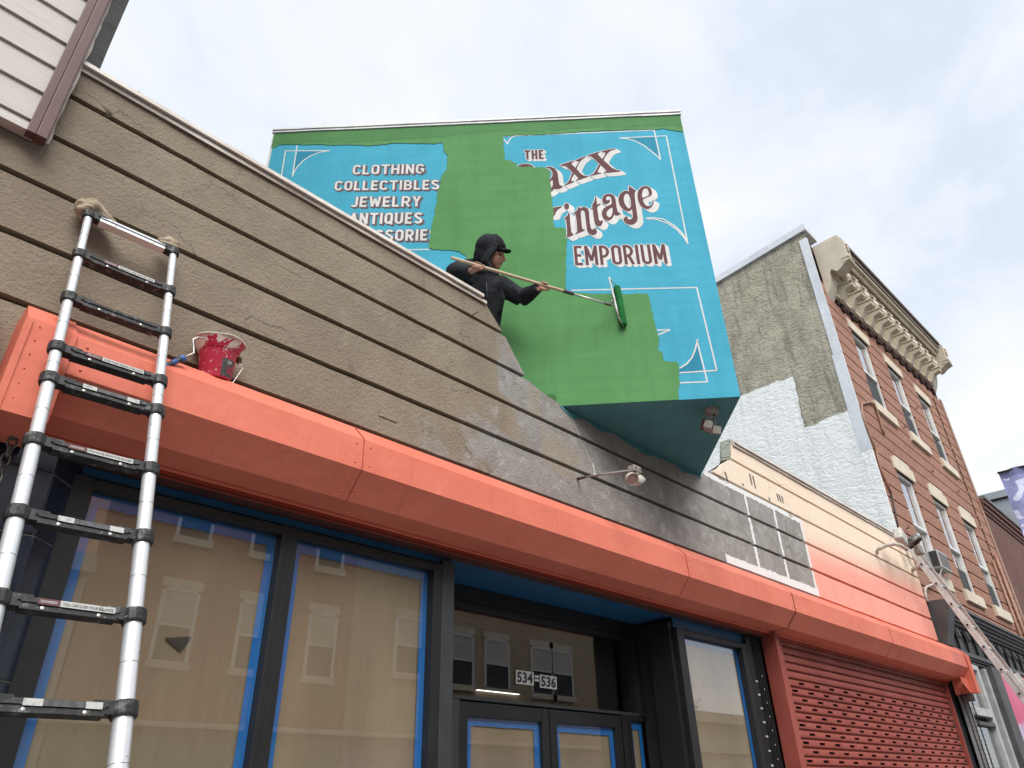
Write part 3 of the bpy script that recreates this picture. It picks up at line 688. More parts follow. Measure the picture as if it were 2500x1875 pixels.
# ------------------------------------------------------------------ tiled pier and gate at the left
pier = thing('tiled_pier', 'navy glazed tile pier at the left of the first window', 'pier', (.6,3.3,0))
def xr(px): d = ray(*px); return d.x/d.y
c4z = crop(0,1000,300,1659)
r1, r2 = xr(c4z(733,875)), xr(c4z(1040,1105))
Y2 = 3.385; Y1 = Y2*(1-r2)/(1-r1); X1, X2 = r1*Y1, r2*Y2
B().prism([(.40,Y1+.006),(X1-.002,Y1+.006),(X2,Y2+.004),(X2,Y2+.1),(.40,Y2+.1)], 0, 2.94, 'xy').obj('pier_core', M['grout'], pier)
zt = onY(*c4z(733,875), Y1).z; zs = [zt+.262*k for k in range(2,-9,-1)]
for z in zs:
    hi = min(z-.004, 2.935); lo = z-.262+.004
    if lo > 2.9: continue
    b = B(); b.bbox(.40,X1-.004,Y1,Y1+.008,lo,hi,.0025); b.obj('tile', M['tile'], pier)
    T = Matrix.Translation((X1,Y1,0)) @ Matrix.Rotation(math.atan2(Y2-Y1, X2-X1), 4, 'Z'); L = math.hypot(X2-X1, Y2-Y1)
    b = B(T); b.bbox(.003,L,0.0,.006,lo,hi,.0025); b.obj('tile', M['tile'], pier)
gp = thing('gate_post', 'dark red gate post beside the tiled pier', 'post', (.37,3.3,0))
b = B(); b.bbox(.352,.395,3.20,3.36,0,2.90,.004); b.obj('post_shaft', M['shutter'], gp)
B().box(-2,.348,3.50,3.55,0,2.95).obj('shop_recess_back', M['room'], shop)
def chain(label, p, L, link, r, mat, name='chain'):
    t = thing(name, label, 'chain', (p[0],p[1],p[2]-L)); n = int(L/(link*.72)); z = p[2]
    for k in range(n):
        c = Vector((p[0]+.004*math.sin(k), p[1], z-link*.72*k)); pts = []
        for j in range(12):
            a = 2*math.pi*j/12; w = link*.28*math.cos(a); h = link*.5*math.sin(a)
            pts.append(c+(Vector((w,0,h)) if k % 2 else Vector((w*.5,w*.85,h))))
        B().tube(pts, r, 6, close=True).obj('link', mat, t, True)
    return t
pch = onY(*c4z(215,330), 3.15)
chain('steel shutter chain hanging at the left edge beside the ladder', (pch.x-.005,3.15,pch.z), .85, .052, .0052, M['chain'])

# ------------------------------------------------------------------ roller shutter
YS = 3.30; sh = thing('roller_shutter', 'closed red roller shutter with rows of small slots', 'roller shutter', (9.5,YS,0))
SX0, SX1 = 7.12, 12.17; PT = .0757
def slat_mesh(holes, off):
    v, f = [], []; prof = [(.004,0),(-.010,.009),(-.0135,.034),(-.0115,.052),(-.001,.060),(.012,.065),(.012,.0752)]
    b = B()
    W_, H0, H1 = .128, .024, .046
    xs = [SX0]
    if holes:
        x = 7.225+off
        while x < SX1-.1: xs += [x, x+W_]; x += .3575
    xs.append(SX1)
    def band(xa, xb, pr): 
        n = len(pr); b.add([(xa,YS+y,z) for y, z in pr]+[(xb,YS+y,z) for y, z in pr], [(i, n+i, n+i+1, i+1) for i in range(n-1)])
    if not holes: band(SX0, SX1, prof)
    else:
        lo = prof[:2]+[(-.0127,H0)]; hi = [(-.0123,H1)]+prof[3:]; mid = [(-.0127,H0),(-.0123,H1)]
        band(SX0, SX1, lo); band(SX0, SX1, hi)
        for i in range(0, len(xs)-1, 2): band(xs[i], xs[i+1], mid)
        for i in range(1, len(xs)-1, 2):      # thickness of the slot edges
            a, c = xs[i], xs[i+1]; y0, y1 = YS-.0126, YS-.004
            b.add([(a,y0,H0),(c,y0,H0),(c,y0,H1),(a,y0,H1),(a,y1,H0),(c,y1,H0),(c,y1,H1),(a,y1,H1)], [(0,1,5,4),(1,2,6,5),(2,3,7,6),(3,0,4,7)])
    return b
protos = {}
z = 2.560-.0345; rows = [(z-PT*k, k % 2) for k in range(0, 34)]
plain_rows = [z+PT*k for k in range(1, 7)]
def put(kind, z0, mk):
    if kind not in protos:
        o = mk().obj('slat', M['shutter'], sh); protos[kind] = (o, o.location.z); o.location.z += z0; return
    p, pz = protos[kind]; o = p.copy(); COL.objects.link(o); o.location.z = pz+z0
for zz in plain_rows: put('plain', zz, lambda: slat_mesh(False, 0))
for zz, par in rows: put('h%d' % par, zz, lambda: slat_mesh(True, .1750 if par == 0 else 0))
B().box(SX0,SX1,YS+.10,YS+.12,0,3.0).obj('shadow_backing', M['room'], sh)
for x0, x1 in ((7.047,7.118),(12.172,12.225)):
    b = B(); b.bbox(x0,x1,YS-.05,YS+.06,0,2.985,.004); b.obj('guide_rail', M['shutter'], sh)
b = B(); b.bbox(6.90,6.955,YS-.10,YS+.05,0,2.975,.004); b.obj('guide_cover', M['shutter'], sh)
b = B(); b.bbox(6.957,7.045,YS+.03,YS+.06,0,2.97,.004); b.obj('guide_recess', M['orange_dark'], sh)

# dark brush ticks left on the cream course
for (x, y, x2, y2) in ((95,655,112,740),(118,670,140,765),(40,728,45,745),(305,805,318,862),(322,815,336,872),(342,828,354,880),(245,840,250,858),(-95,640,-72,720)):
    p, q = onY(*crop(1800,950,700)(x,y), YW), onY(*crop(1800,950,700)(x2,y2), YW); w = .016
    B().prism([(p.x-w,p.z),(p.x+w,p.z),(q.x+w*.8,q.z),(q.x-w*.8,q.z)], YW-.003, YW-.0005).obj('brush_mark', M['chain'], shop)
# ------------------------------------------------------------------ painted box on the parapet
ZB = 4.352
PA = onY(1373, 992, YW); PC = onZ(1808, 968, ZB); PA.z = ZB
FV = (PC-PA); FV.z = 0; FV.normalize(); FN = Vector((FV.y, -FV.x, 0)).normalized()
if FN.dot(CAM-PA) < 0: FN = -FN
WD = Vector((1.155,1.077,0)).normalized(); LEN = 4.305
PL = PC-FV*LEN; PR = PC+WD*4.2; PB = PL+WD*4.2
ZT_R, ZT_L = 7.715, 7.895
def zt(p): return ZT_R+(ZT_L-ZT_R)*((PC-p).dot(FV)/LEN)
sign = thing('painted_sign_box', 'large turquoise wedge shaped sign box half covered in fresh green paint', 'sign', ((PA.x+PC.x)/2, 3.4, ZB))
base = [PL, PC, PR, PB]; vs = [(p.x,p.y,ZB) for p in base]+[(p.x,p.y,zt(p)) for p in base]
B().add([vs[i] for i in (0,1,5,4)], [(0,1,2,3)]).obj('painted_face', M['mblue'], sign)
B().add([vs[i] for i in (1,2,6,5)], [(0,1,2,3)]).obj('right_face', M['mblue'], sign)
B().add([vs[i] for i in (2,3,0,4,7,6)], [(0,1,4,5),(1,2,3,4)]).obj('rear_face', M['mblue'], sign)
B().add(vs[4:], [(0,1,2,3)]).obj('box_top', M['capgrey'], sign)
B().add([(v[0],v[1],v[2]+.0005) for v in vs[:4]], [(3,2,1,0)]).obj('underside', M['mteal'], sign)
def F2(px):                                      # pixel -> face coordinates (u to the right, v up)
    p = onP(px[0], px[1], PC, FN); return ((p-PC).dot(FV), p.z-ZB)
def F3(uv, off): return Vector((PC.x, PC.y, ZB))+FV*uv[0]+Vector((0,0,uv[1]))+FN*off
# metal coping along the top edge (each strip follows the slope)
for k, (o0, o1, h0, h1, nm) in enumerate(((.018,-.10,-.014,.016,'coping_lower_strip'),(.026,-.12,.018,.046,'coping_upper_strip'))):
    b = B(); vs, fs = [], []; n = 48
    for i in range(n+1):
        u = -LEN-.02+(LEN+.03)*i/n; p = PC+FV*u; zz = zt(p)-ZB; w = .007*noise.noise(Vector((u*2.2,k,0)))+.004*noise.noise(Vector((u*7,k,0)))
        vs += [F3((u,zz+h0+w),o0), F3((u,zz+h1+w*.5),o0-.004), F3((u,zz+h1),o1), F3((u,zz+h0),o1)]
    for i in range(n):
        for j in range(4): a, c = i*4+j, i*4+(j+1) % 4; fs.append((a,c,c+4,a+4))
    fs += [(3,2,1,0), tuple(n*4+j for j in range(4))]
    b.add(vs, fs).obj(nm, M['capgrey'], sign)
b = B(); b.add([F3((-LEN-.012,0),.004),F3((-LEN+.012,0),.004),F3((-LEN+.012,ZT_L-ZB),.004),F3((-LEN-.012,ZT_L-ZB),.004)], [(0,1,2,3)]); b.obj('corner_bead', M['capgrey'], sign)

def tess(loops):
    """loops of 2D points (outer first, then holes) -> verts, tris"""
    pts = [p for l in loops for p in l]
    tris = geometry.tessellate_polygon([[Vector((p[0],p[1],0)) for p in l] for l in loops])
    out = []
    for t in tris:
        a, b_, c = (pts[i] for i in t); ar = (b_[0]-a[0])*(c[1]-a[1])-(c[0]-a[0])*(b_[1]-a[1])
        out.append(tuple(t) if ar > 0 else tuple(t[::-1]))
    return pts, out
def paint(name, loops, off, mat, shifts=((0,0),)):
    pts, tr_ = tess(loops); b = B()
    for k, (du, dv) in enumerate(shifts): b.add([F3((p[0]+du,p[1]+dv), off+k*.00006) for p in pts], tr_)
    return b.obj(name, mat, sign)
def chaikin(p, it=1):
    for _ in range(it):
        q = []
        for i in range(len(p)):
            a, b_ = p[i], p[(i+1) % len(p)]
            q += [(a[0]*.8+b_[0]*.2, a[1]*.8+b_[1]*.2), (a[0]*.2+b_[0]*.8, a[1]*.2+b_[1]*.8)]
        p = q
    return p
def rough(poly, step=.014, amp=.007, fixed=lambda a, b_: False, seed=0):
    out = []
    for i in range(len(poly)):
        a, c = poly[i], poly[(i+1) % len(poly)]; d = math.hypot(c[0]-a[0], c[1]-a[1])
        if fixed(a, c): out.append(a); continue
        n = max(1, int(d/step)); nx, ny = -(c[1]-a[1])/max(d,1e-6), (c[0]-a[0])/max(d,1e-6)
        for k in range(n):
            f = k/n; w = amp*(noise.noise(Vector((a[0]*3+f*d*9, a[1]*5, seed)))*1.3+random.uniform(-.45,.45))
            out.append((a[0]+(c[0]-a[0])*f+nx*w, a[1]+(c[1]-a[1])*f+ny*w))
    return out
# ---- white ornament lines
r0 = crop(600,230,700); r1_ = crop(1100,250,700); r2_ = crop(1050,550,600); r3 = crop(1200,850,700)
def line(pxs, w=.0125, off=.0010, mat='mwhite', nm='ornament_line'):
    pts = [F2(p) for p in pxs]; vs, fs = [], []
    for i, p in enumerate(pts):
        a, c = pts[max(i-1,0)], pts[min(i+1,len(pts)-1)]; tx, ty = c[0]-a[0], c[1]-a[1]; l = math.hypot(tx,ty); nx, ny = -ty/l*w/2, tx/l*w/2
        vs += [F3((p[0]-nx,p[1]-ny),off), F3((p[0]+nx,p[1]+ny),off)]
    fs = [(2*i,2*i+2,2*i+3,2*i+1) for i in range(len(pts)-1)]
    return B().add(vs, fs).obj(nm, M[mat], sign)
def seg(c, pts): return [c(*p) for p in pts]
def lines(c, pts, **k):
    for a, d in zip(pts, pts[1:]): line(seg(c, [a, d]), off=.0010+random.uniform(0,.0002), **k)
def deep(c, pts): paint('ornament_fill', [[F2(p) for p in seg(c, pts)]], .0007, M['mdeep'])
cv1 = [(1300,275),(1360,280),(1420,296),(1490,332),(1550,378),(1595,415),(1620,442)]
deep(r1_, cv1+[(1580,262)]); line(seg(r1_, cv1)); lines(r1_, [(405,262),(770,247),(1570,213),(1620,442)]); lines(r1_, [(1300,275),(1665,258),(1830,1090)])
cva = [(1505,895),(1560,888),(1640,900),(1720,945),(1780,1000),(1815,1050),(1832,1092)]; cvb = [(1505,896),(1590,903),(1680,935),(1750,985),(1800,1040),(1832,1092)]
deep(r1_, cva+cvb[::-1]); line(seg(r1_, cva)); line(seg(r1_, cvb), off=.0013)
line(seg(r1_, [(490,262),(465,275),(450,295),(440,322)])); line(seg(r1_, [(440,322),(425,300),(405,282)]), off=.0013)
lines(r1_, [(930,1450),(1900,1428)]); line([(1701,702),(1750,904)]); lines(r3, [(1737,172),(1450,190)])
line([(1701,830),(1727,932)]); lines(r3, [(1665,260),(1450,268)])
ca = [(1590,-70),(1572,10),(1545,75),(1505,122),(1450,155)]; line(seg(r3, ca)); deep(r3, ca+[(1450,186),(1640,178),(1600,30)])
lines(r2_, [(2035,945),(2162,940),(2040,992)])
cl = [(360,635),(372,600),(398,560),(440,515),(500,475),(570,448),(650,436)]
deep(r0, cl+[(385,438)]); line(seg(r0, cl)); lines(r0, [(397,395),(360,635)]); lines(r0, [(650,436),(307,437),(272,650)]); lines(r0, [(1180,1202),(1420,1197)])
# ---- lettering
def ring(r, n): return [(r*math.cos(2*math.pi*k/n), r*math.sin(2*math.pi*k/n)) for k in range(n)]
def drop(dx, dy, n, r): return [(dx*k/n+a, dy*k/n+b_) for k in range(n, -1, -1) for a, b_ in (ring(r, 6) if k == 0 else [(0,0)]+ring(r*.9,4))]
def arc(cx, cy, rx, ry, a0, a1, n=10): return [(cx+rx*math.cos(R(a0+(a1-a0)*i/n)), cy+ry*math.sin(R(a0+(a1-a0)*i/n))) for i in range(n+1)]
def glyphs(w, t):
    """sans capitals drawn as strokes in a box of width w, height 1; t = stroke thickness"""
    h = t/2; l, r, b, u, c = h, w-h, h, 1-h, .5; k = min((r-l)/2, .30)
    O = arc(l+k,u-k,k,k,180,90,6)+arc(r-k,u-k,k,k,90,0,6)+arc(r-k,b+k,k,k,0,-90,6)+arc(l+k,b+k,k,k,270,180,6)
    bowl = lambda y0, y1, x1: [(l,y1)]+arc(x1-(y1-y0)/2*.8,(y0+y1)/2,(y1-y0)/2*.8,(y1-y0)/2,90,-90,10)+[(l,y0)]
    Cc = arc(r-k,u-k,k,k,15,90,5)+arc(l+k,u-k,k,k,90,180,6)+arc(l+k,b+k,k,k,180,270,6)+arc(r-k,b+k,k,k,-90,-15,5)
    Sx = arc(w/2,.735,(r-l)/2,.265-h,20,90,5)[:-1]+arc(w/2,.735,(r-l)/2,.265-h,90,235,9)+[(w/2,.5)]+arc(w/2,.265,(r-l)/2,.265-h,55,-90,9)+arc(w/2,.265,(r-l)/2,.265-h,-90,-160,5)
    return {'A':[[(l-.2*h,0),(w/2,1)],[(w/2,1),(r+.2*h,0)],[(l+.16*w,.27),(r-.16*w,.27)]],'B':[[(l,0),(l,1)],bowl(c,u,r-.03),bowl(b,c,r)],'C':[Cc],'E':[[(l,0),(l,1)],[(l,u),(r+h*.6,u)],[(l,c),(r,c)],[(l,b),(r+h*.6,b)]],
     'G':[Cc[:-3],[(r,.0+b+k*.4),(r,.46)],[(w*.55,.46),(r+h,.46)]],'H':[[(l,0),(l,1)],[(r,0),(r,1)],[(l,c),(r,c)]],'I':[[(w/2,0),(w/2,1)]],'J':[[(r,1),(r,b+k)]+arc(r-k,b+k,k,k,0,-90,6)+arc(l+k*.7,b+k,k,k,-90,-150,4)],
     'L':[[(l,0),(l,1)],[(l,b),(r+h*.6,b)]],'M':[[(l,0),(l,1)],[(l,.97),(w/2,.22)],[(w/2,.22),(r,.97)],[(r,0),(r,1)]],'N':[[(l,0),(l,1)],[(l,.95),(r,.05)],[(r,0),(r,1)]],'O':[O+[O[0],O[1]]],'P':[[(l,0),(l,1)],bowl(.42,u,r)],
     'Q':[O+[O[0],O[1]],[(w*.58,.26),(r+h*.4,-.04)]],'R':[[(l,0),(l,1)],bowl(.44,u,r),[(w*.5,.44),(r+h*.2,0)]],'S':[Sx],'T':[[(w/2,0),(w/2,1)],[(0,u),(w,u)]],'U':[[(l,1),(l,b+k)]+arc(l+k,b+k,k,k,180,270,6)+arc(r-k,b+k,k,k,-90,0,6)+[(r,1)]],
     'W':[[(l,1),(w*.27,.03)],[(w*.27,.03),(w/2,.8)],[(w/2,.8),(w*.73,.03)],[(w*.73,.03),(r,1)]],'Y':[[(l,1),(w/2,.45)],[(r,1),(w/2,.45)],[(w/2,.48),(w/2,0)]]}
def word(s, c, bl, br, tl, cw, th, fill, back, shift, r, nm='letter'):
    a, b1, t = F2(c(*bl)), F2(c(*br)), F2(c(*tl)); h = t[1]-a[1]; W_ = math.hypot(b1[0]-a[0], b1[1]-a[1])/h
    rel = {'I':.34,'M':1.28,'W':1.35,'J':.8,'E':.86,'L':.84}; gap = .13*cw/.6
    n0 = sum(rel.get(q,1)*cw+gap for q in s)-gap; k = W_/n0; x = 0
    for q in s:
        w = rel.get(q,1)*cw*k; vs, fs = [], []
        for si, st in enumerate(glyphs(w, th)[q]):
            m = len(st); o = len(vs)
            for i, p in enumerate(st):
                p0, p1 = st[max(i-1,0)], st[min(i+1,m-1)]; tx, ty = p1[0]-p0[0], p1[1]-p0[1]; l = math.hypot(tx,ty) or 1
                nx, ny = -ty/l*th/2, tx/l*th/2; vs += [(p[0]-nx,p[1]-ny,si),(p[0]+nx,p[1]+ny,si)]
            fs += [(o+2*i,o+2*i+2,o+2*i+3,o+2*i+1) for i in range(m-1)]
        def P(u, v): f = (x+u)/W_; return (a[0]+(b1[0]-a[0])*f, a[1]+(b1[1]-a[1])*f+h*v)
        bb = B()
        for kk, (du, dv) in enumerate(drop(*shift, r)): bb.add([F3((P(u,v)[0]+du, P(u,v)[1]+dv), .0014+kk*.00004+si*.000008) for u, v, si in vs], fs)
        bb.obj('lettering_shadow', M[back], sign)
        B().add([F3(P(u,v), .0042+si*.00004) for u, v, si in vs], fs).obj('lettering', M[fill], sign)
        x += w+gap*k
ws = ((.018,-.016,3), .006)
word('CLOTHING', r0, (822,622), (1375,614), (822,549), .62, .175, 'mwhite', 'mgrey', *ws)
word('COLLECTIBLES', r0, (682,745), (1493,737), (682,672), .62, .175, 'mwhite', 'mgrey', *ws)
word('JEWELRY', r0, (808,873), (1350,869), (808,793), .62, .175, 'mwhite', 'mgrey', *ws)
word('ANTIQUES', r0, (795,1006), (1362,1000), (795,920), .62, .175, 'mwhite', 'mgrey', *ws)
word('ACCESSORIES', r0, (690,1138), (1480,1130), (690,1052), .62, .175, 'mwhite', 'mgrey', *ws)
we = ((.024,-.024,3), .009)
word('EMPORIUM', r1_, (962,1258), (1676,1245), (962,1108), .46, .118, 'mmaroon', 'mwhite', *we)
word('THE', r1_, (572,442), (722,438), (572,372), .5, .17, 'mmaroon', 'mwhite', (.022,-.022,3), .010)
zA = crop(1240,350,300); zB = crop(1340,430,300)
GL = [
 (zA, [[(180,402),(250,378),(340,373),(420,390),(475,440),(180,450)]]),
 (zA, [[(690,425),(780,425),(850,460),(895,530),(908,640),(922,735),(945,765),(987,770),(985,797),(925,825),(870,833),(835,822),(800,865),(740,900),(690,905),(690,690),(760,650),(800,600),(803,520),(760,462),(690,445)],[(700,760),(770,690),(805,655),(812,745),(790,805),(700,870)]]),
 (zA, [[(945,390),(1188,312),(1188,338),(1150,352),(1148,380),(1222,450),(1300,540),(1360,585),(1450,592),(1448,608),(1225,685),(1225,662),(1262,645),(1265,625),(1165,530),(1050,420),(990,410),(945,412)]]),
 (zA, [[(1215,442),(1275,345),(1268,325),(1215,330),(1212,308),(1405,232),(1405,250),(1330,300),(1290,350),(1245,440),(1235,475)]]),
 (zA, [[(1160,526),(1195,560),(1145,640),(1140,675),(1150,690),(1195,680),(1195,700),(1015,775),(1015,755),(1070,720),(1110,660)]]),
 (zA, [[(1435,218),(1655,150),(1655,168),(1618,190),(1625,215),(1700,285),(1790,370),(1880,450),(1960,488),(2030,492),(2030,515),(1725,545),(1725,525),(1765,515),(1770,490),(1660,390),(1550,280),(1480,232),(1435,238)]]),
 (zA, [[(1698,288),(1755,200),(1750,170),(1685,158),(1685,140),(1940,95),(1940,115),(1860,130),(1790,190),(1740,270),(1725,312)]]),
 (zA, [[(1640,382),(1675,402),(1618,500),(1620,530),(1685,535),(1685,550),(1480,595),(1480,578),(1540,550),(1580,490)]]),
 (zB, [[(-60,600),(237,540),(235,566),(170,602),(128,655),(98,730),(-60,730)]]),
 (zB, [[(320+46*math.cos(a*.4488),550+60*math.sin(a*.4488)) for a in range(14)]]),
 (zB, [[(265,765),(325,725),(358,665),(376,672),(380,780),(398,960),(405,1020),(442,1046),(440,1070),(330,1112),(322,1080),(330,1040),(325,930),(312,810),(300,775)]]),
 (zB, [[(442,665),(505,625),(540,548),(556,552),(562,592),(610,560),(660,560),(705,590),(722,640),(730,760),(745,900),(760,950),(790,970),(815,955),(820,930),(855,965),(870,1010),(850,1050),(800,1070),(740,1055),(700,1015),(685,960),(670,850),(655,720),(645,650),(615,620),(585,625),(575,650),(580,760),(595,900),(605,960),(645,968),(645,990),(475,1055),(475,1035),(505,1010),(512,960),(500,820),(485,720),(470,685)]]),
 (zB, [[(742,598),(782,580),(778,520),(815,470),(838,365),(850,370),(858,450),(868,522),(930,493),(932,515),(870,560),(880,650),(895,760),(905,800),(930,815),(950,800),(955,788),(974,820),(968,860),(940,900),(900,913),(860,905),(830,870),(815,800),(800,700),(790,595),(745,612)]]),
 (zB, [[(958,410),(985,355),(1040,325),(1110,325),(1165,350),(1195,400),(1205,470),(1222,580),(1240,645),(1265,670),(1295,668),(1290,690),(1245,715),(1200,718),(1175,695),(1160,740),(1120,790),(1070,812),(1020,800),(975,760),(952,700),(955,640),(990,580),(1050,540),(1100,525),(1130,505),(1130,440),(1115,385),(1080,365),(1045,375),(1025,410),(1040,440),(1075,435),(1100,420),(1100,455),(1080,490),(1040,512),(995,505),(965,470)],[(1145,565),(1090,595),(1045,640),(1035,690),(1060,735),(1105,745),(1135,700),(1148,640)]]),
 (zB, [[(1248,420),(1270,340),(1330,280),(1395,265),(1438,285),(1440,220),(1435,168),(1470,200),(1530,240),(1572,265),(1545,300),(1550,420),(1570,560),(1590,690),(1600,770),(1580,830),(1530,875),(1460,885),(1390,860),(1350,820),(1342,770),(1375,735),(1430,723),(1410,750),(1425,780),(1470,785),(1505,760),(1510,700),(1500,630),(1495,602),(1450,640),(1390,635),(1320,590),(1270,520)],[(1345,420),(1360,350),(1395,315),(1430,330),(1455,380),(1475,450),(1478,530),(1460,580),(1435,590),(1395,550),(1360,490)]]),
 (zB, [[(1590,360),(1605,270),(1650,210),(1720,180),(1790,190),(1835,230),(1855,290),(1858,350),(1690,420),(1702,470),(1740,530),(1790,550),(1840,530),(1865,480),(1868,438),(1886,438),(1885,500),(1850,565),(1790,600),(1720,590),(1650,540),(1610,460)],[(1680,402),(1675,320),(1695,250),(1740,220),(1780,240),(1798,300),(1800,352)]]),
]
for c, loops in GL:
    l2 = [chaikin([F2(c(*p)) for p in l]) for l in loops]
    paint('lettering_shadow', l2, .0016, M['mwhite'], drop(.042,-.042,5,.0075)); paint('lettering', l2, .0044, M['mmaroon'])
# ---- fresh green coat
TL, TR = (-LEN,ZT_L-ZB-.02), (0.0,ZT_R-ZB-.02)
band = [F2(r1_(*p)) for p in ((1757,232),(1700,214),(1640,206),(1570,210),(1420,212),(1300,216),(1150,222),(1000,228),(800,245),(700,250),(600,253),(405,260))]
band[0] = (0.0, band[0][1])
rightb = [F2(r1_(*p)) for p in ((410,330),(414,445),(462,452),(508,468),(516,497),(640,500),(735,505),(768,535),(765,600),(775,680),(785,760),(800,965),(870,970),(893,985),(895,1080),(890,1300),(890,1440))]
low = [F2(r2_(*p)) for p in ((1225,600),(1330,612),(1500,618),(1760,624),(1950,620),(1965,640),(1990,740),(2020,870),(2040,960),(2058,1020),(2055,1120),(2095,1150),(2100,1220))]
low += [F2(r3(*p)) for p in ((1320,60),(1330,100),(1430,105),(1448,130),(1445,388))]; low[-1] = (low[-1][0], 0.0)
blft = [F2(r0(*p)) for p in ((1640,1600),(1700,1262),(1690,1245),(1640,1215),(1408,1190),(1424,1080),(1440,1000),(1460,900),(1482,760),(1512,640),(1550,580),(1558,480),(1520,420),(1516,377))]
blft = [(blft[0][0],0.0)]+blft
top2 = [F2(r0(*p)) for p in ((1430,384),(1300,381),(1180,380),(1110,383),(1060,392),(930,400),(830,392),(700,393),(560,390),(420,391),(300,392),(252,393),(238,410),(210,418))]
top2[-1] = (-LEN, top2[-1][1])
green = [TL, TR]+band+rightb+low+blft+top2
def fx(a, c): return (abs(a[0]) < 1e-6 and abs(c[0]) < 1e-6) or (a[1] < 1e-6 and c[1] < 1e-6) or (a in (TL, TR) and c in (TL, TR)) or (abs(a[0]+LEN) < 1e-6 and abs(c[0]+LEN) < 1e-6)
paint('green_paint_coat', [rough(green, .016, .010, fx, 3)], .0052, M['mgreen'])
# thin first coat cut in under the coping: darker green strip
dk = [F2(r0(*p)) for p in ((215,415),(245,385),(560,372),(900,372),(1200,352),(1560,330))]+[F2(r1_(*p)) for p in ((300,232),(700,226),(1000,206),(1300,190),(1700,185),(1757,196))]
dk[0] = (-LEN,dk[0][1]); dk[-1] = (0.0,dk[-1][1])
paint('green_first_coat', [rough([TL,TR]+dk[::-1], .03, .014, fx, 8)], .0062, M['mgreen_d'])
# expanded metal lath peeping out at the lower left corner
for k in range(5):
    for j in range(4):
        cpt = F2(r2_(1010+k*26+(j % 2)*13, 1535+j*22)); s_ = .020
        if cpt[1] < .01 or cpt[0] > PA.x*0+(PA-PC).dot(FV)+.10: continue
        pts = [F3((cpt[0]+s_*math.cos(a)*.9, cpt[1]+s_*.5*math.sin(a)), .009) for a in [math.pi*2*i/8 for i in range(8)]]
        B().tube(pts, .0012, 4, close=True).obj('wire_mesh', M['mgreen_d'], sign)
# ------------------------------------------------------------------ telescopic ladder
P0 = onY(216.8, 526, 3.1); LU = Vector((.02933,-.27752,-1)); LUN = LU.normalized(); LH = Vector((.38909,-.01517,.0002))
TT = [0,.2983,.5845,.8786,1.0435,1.3367,1.6336,1.9295,2.228,2.526,2.824,3.122,3.42,3.718]
lend = (P0.z-.0)/(-LUN.z)
lad = thing('telescopic_ladder', 'silver telescopic ladder leaning on the brown wall, nearest the camera', 'ladder', (P0+LUN*lend+LH/2))
hx = LH.normalized(); fwd = hx.cross(LUN); fwd = fwd if fwd.y < 0 else -fwd        # towards the street
RR = [.0165+.0016*i for i in range(len(TT))]
for side in (0, 1):
    for i, t in enumerate(TT):
        o = P0+LUN*t+LH*side; t2 = TT[i+1] if i+1 < len(TT) else lend
        p, q = o, P0+LUN*t2+LH*side; r = RR[i]
        B().tube([p, q], r, 20).obj('rail_tube', M['rail'], lad, True).data.set_sharp_from_angle(angle=R(40))
        # ring mark where the inner tube ends
        mq = p+(q-p)*.52; B().tube([mq, mq+LUN*.0015], r+.0006, 20).obj('tube_joint', M['chain'], lad)
        # plastic collar with a lug towards the rung
        b = B(); n = 8; rr = r+.011
        b.lathe(o-LUN*.022, LUN, [(0,r+.002),(0,rr-.003),(.004,rr),(.040,rr),(.046,rr-.002),(.046,r+.002)], 12); 
        s_ = 1 if side == 0 else -1
        bar(b, o+hx*s_*(r*.6), o+hx*s_*(r+.062), .036, .040, LUN)
        c = b.obj('collar', M['lplastic'], lad)
        b = B(); bar(b, o+hx*s_*(r+.022)+fwd*.018-LUN*.008, o+hx*s_*(r+.062)+fwd*.015-LUN*.004, .012, .018, LUN); b.obj('release_latch', M['lplastic'], c)
        b = B(); b.lathe(o+fwd*(rr-.001)-hx*s_*.006, fwd, [(-.003,.005),(.0015,.0045),(.0016,0)], 8); b.obj('rivet', M['ink'], c)
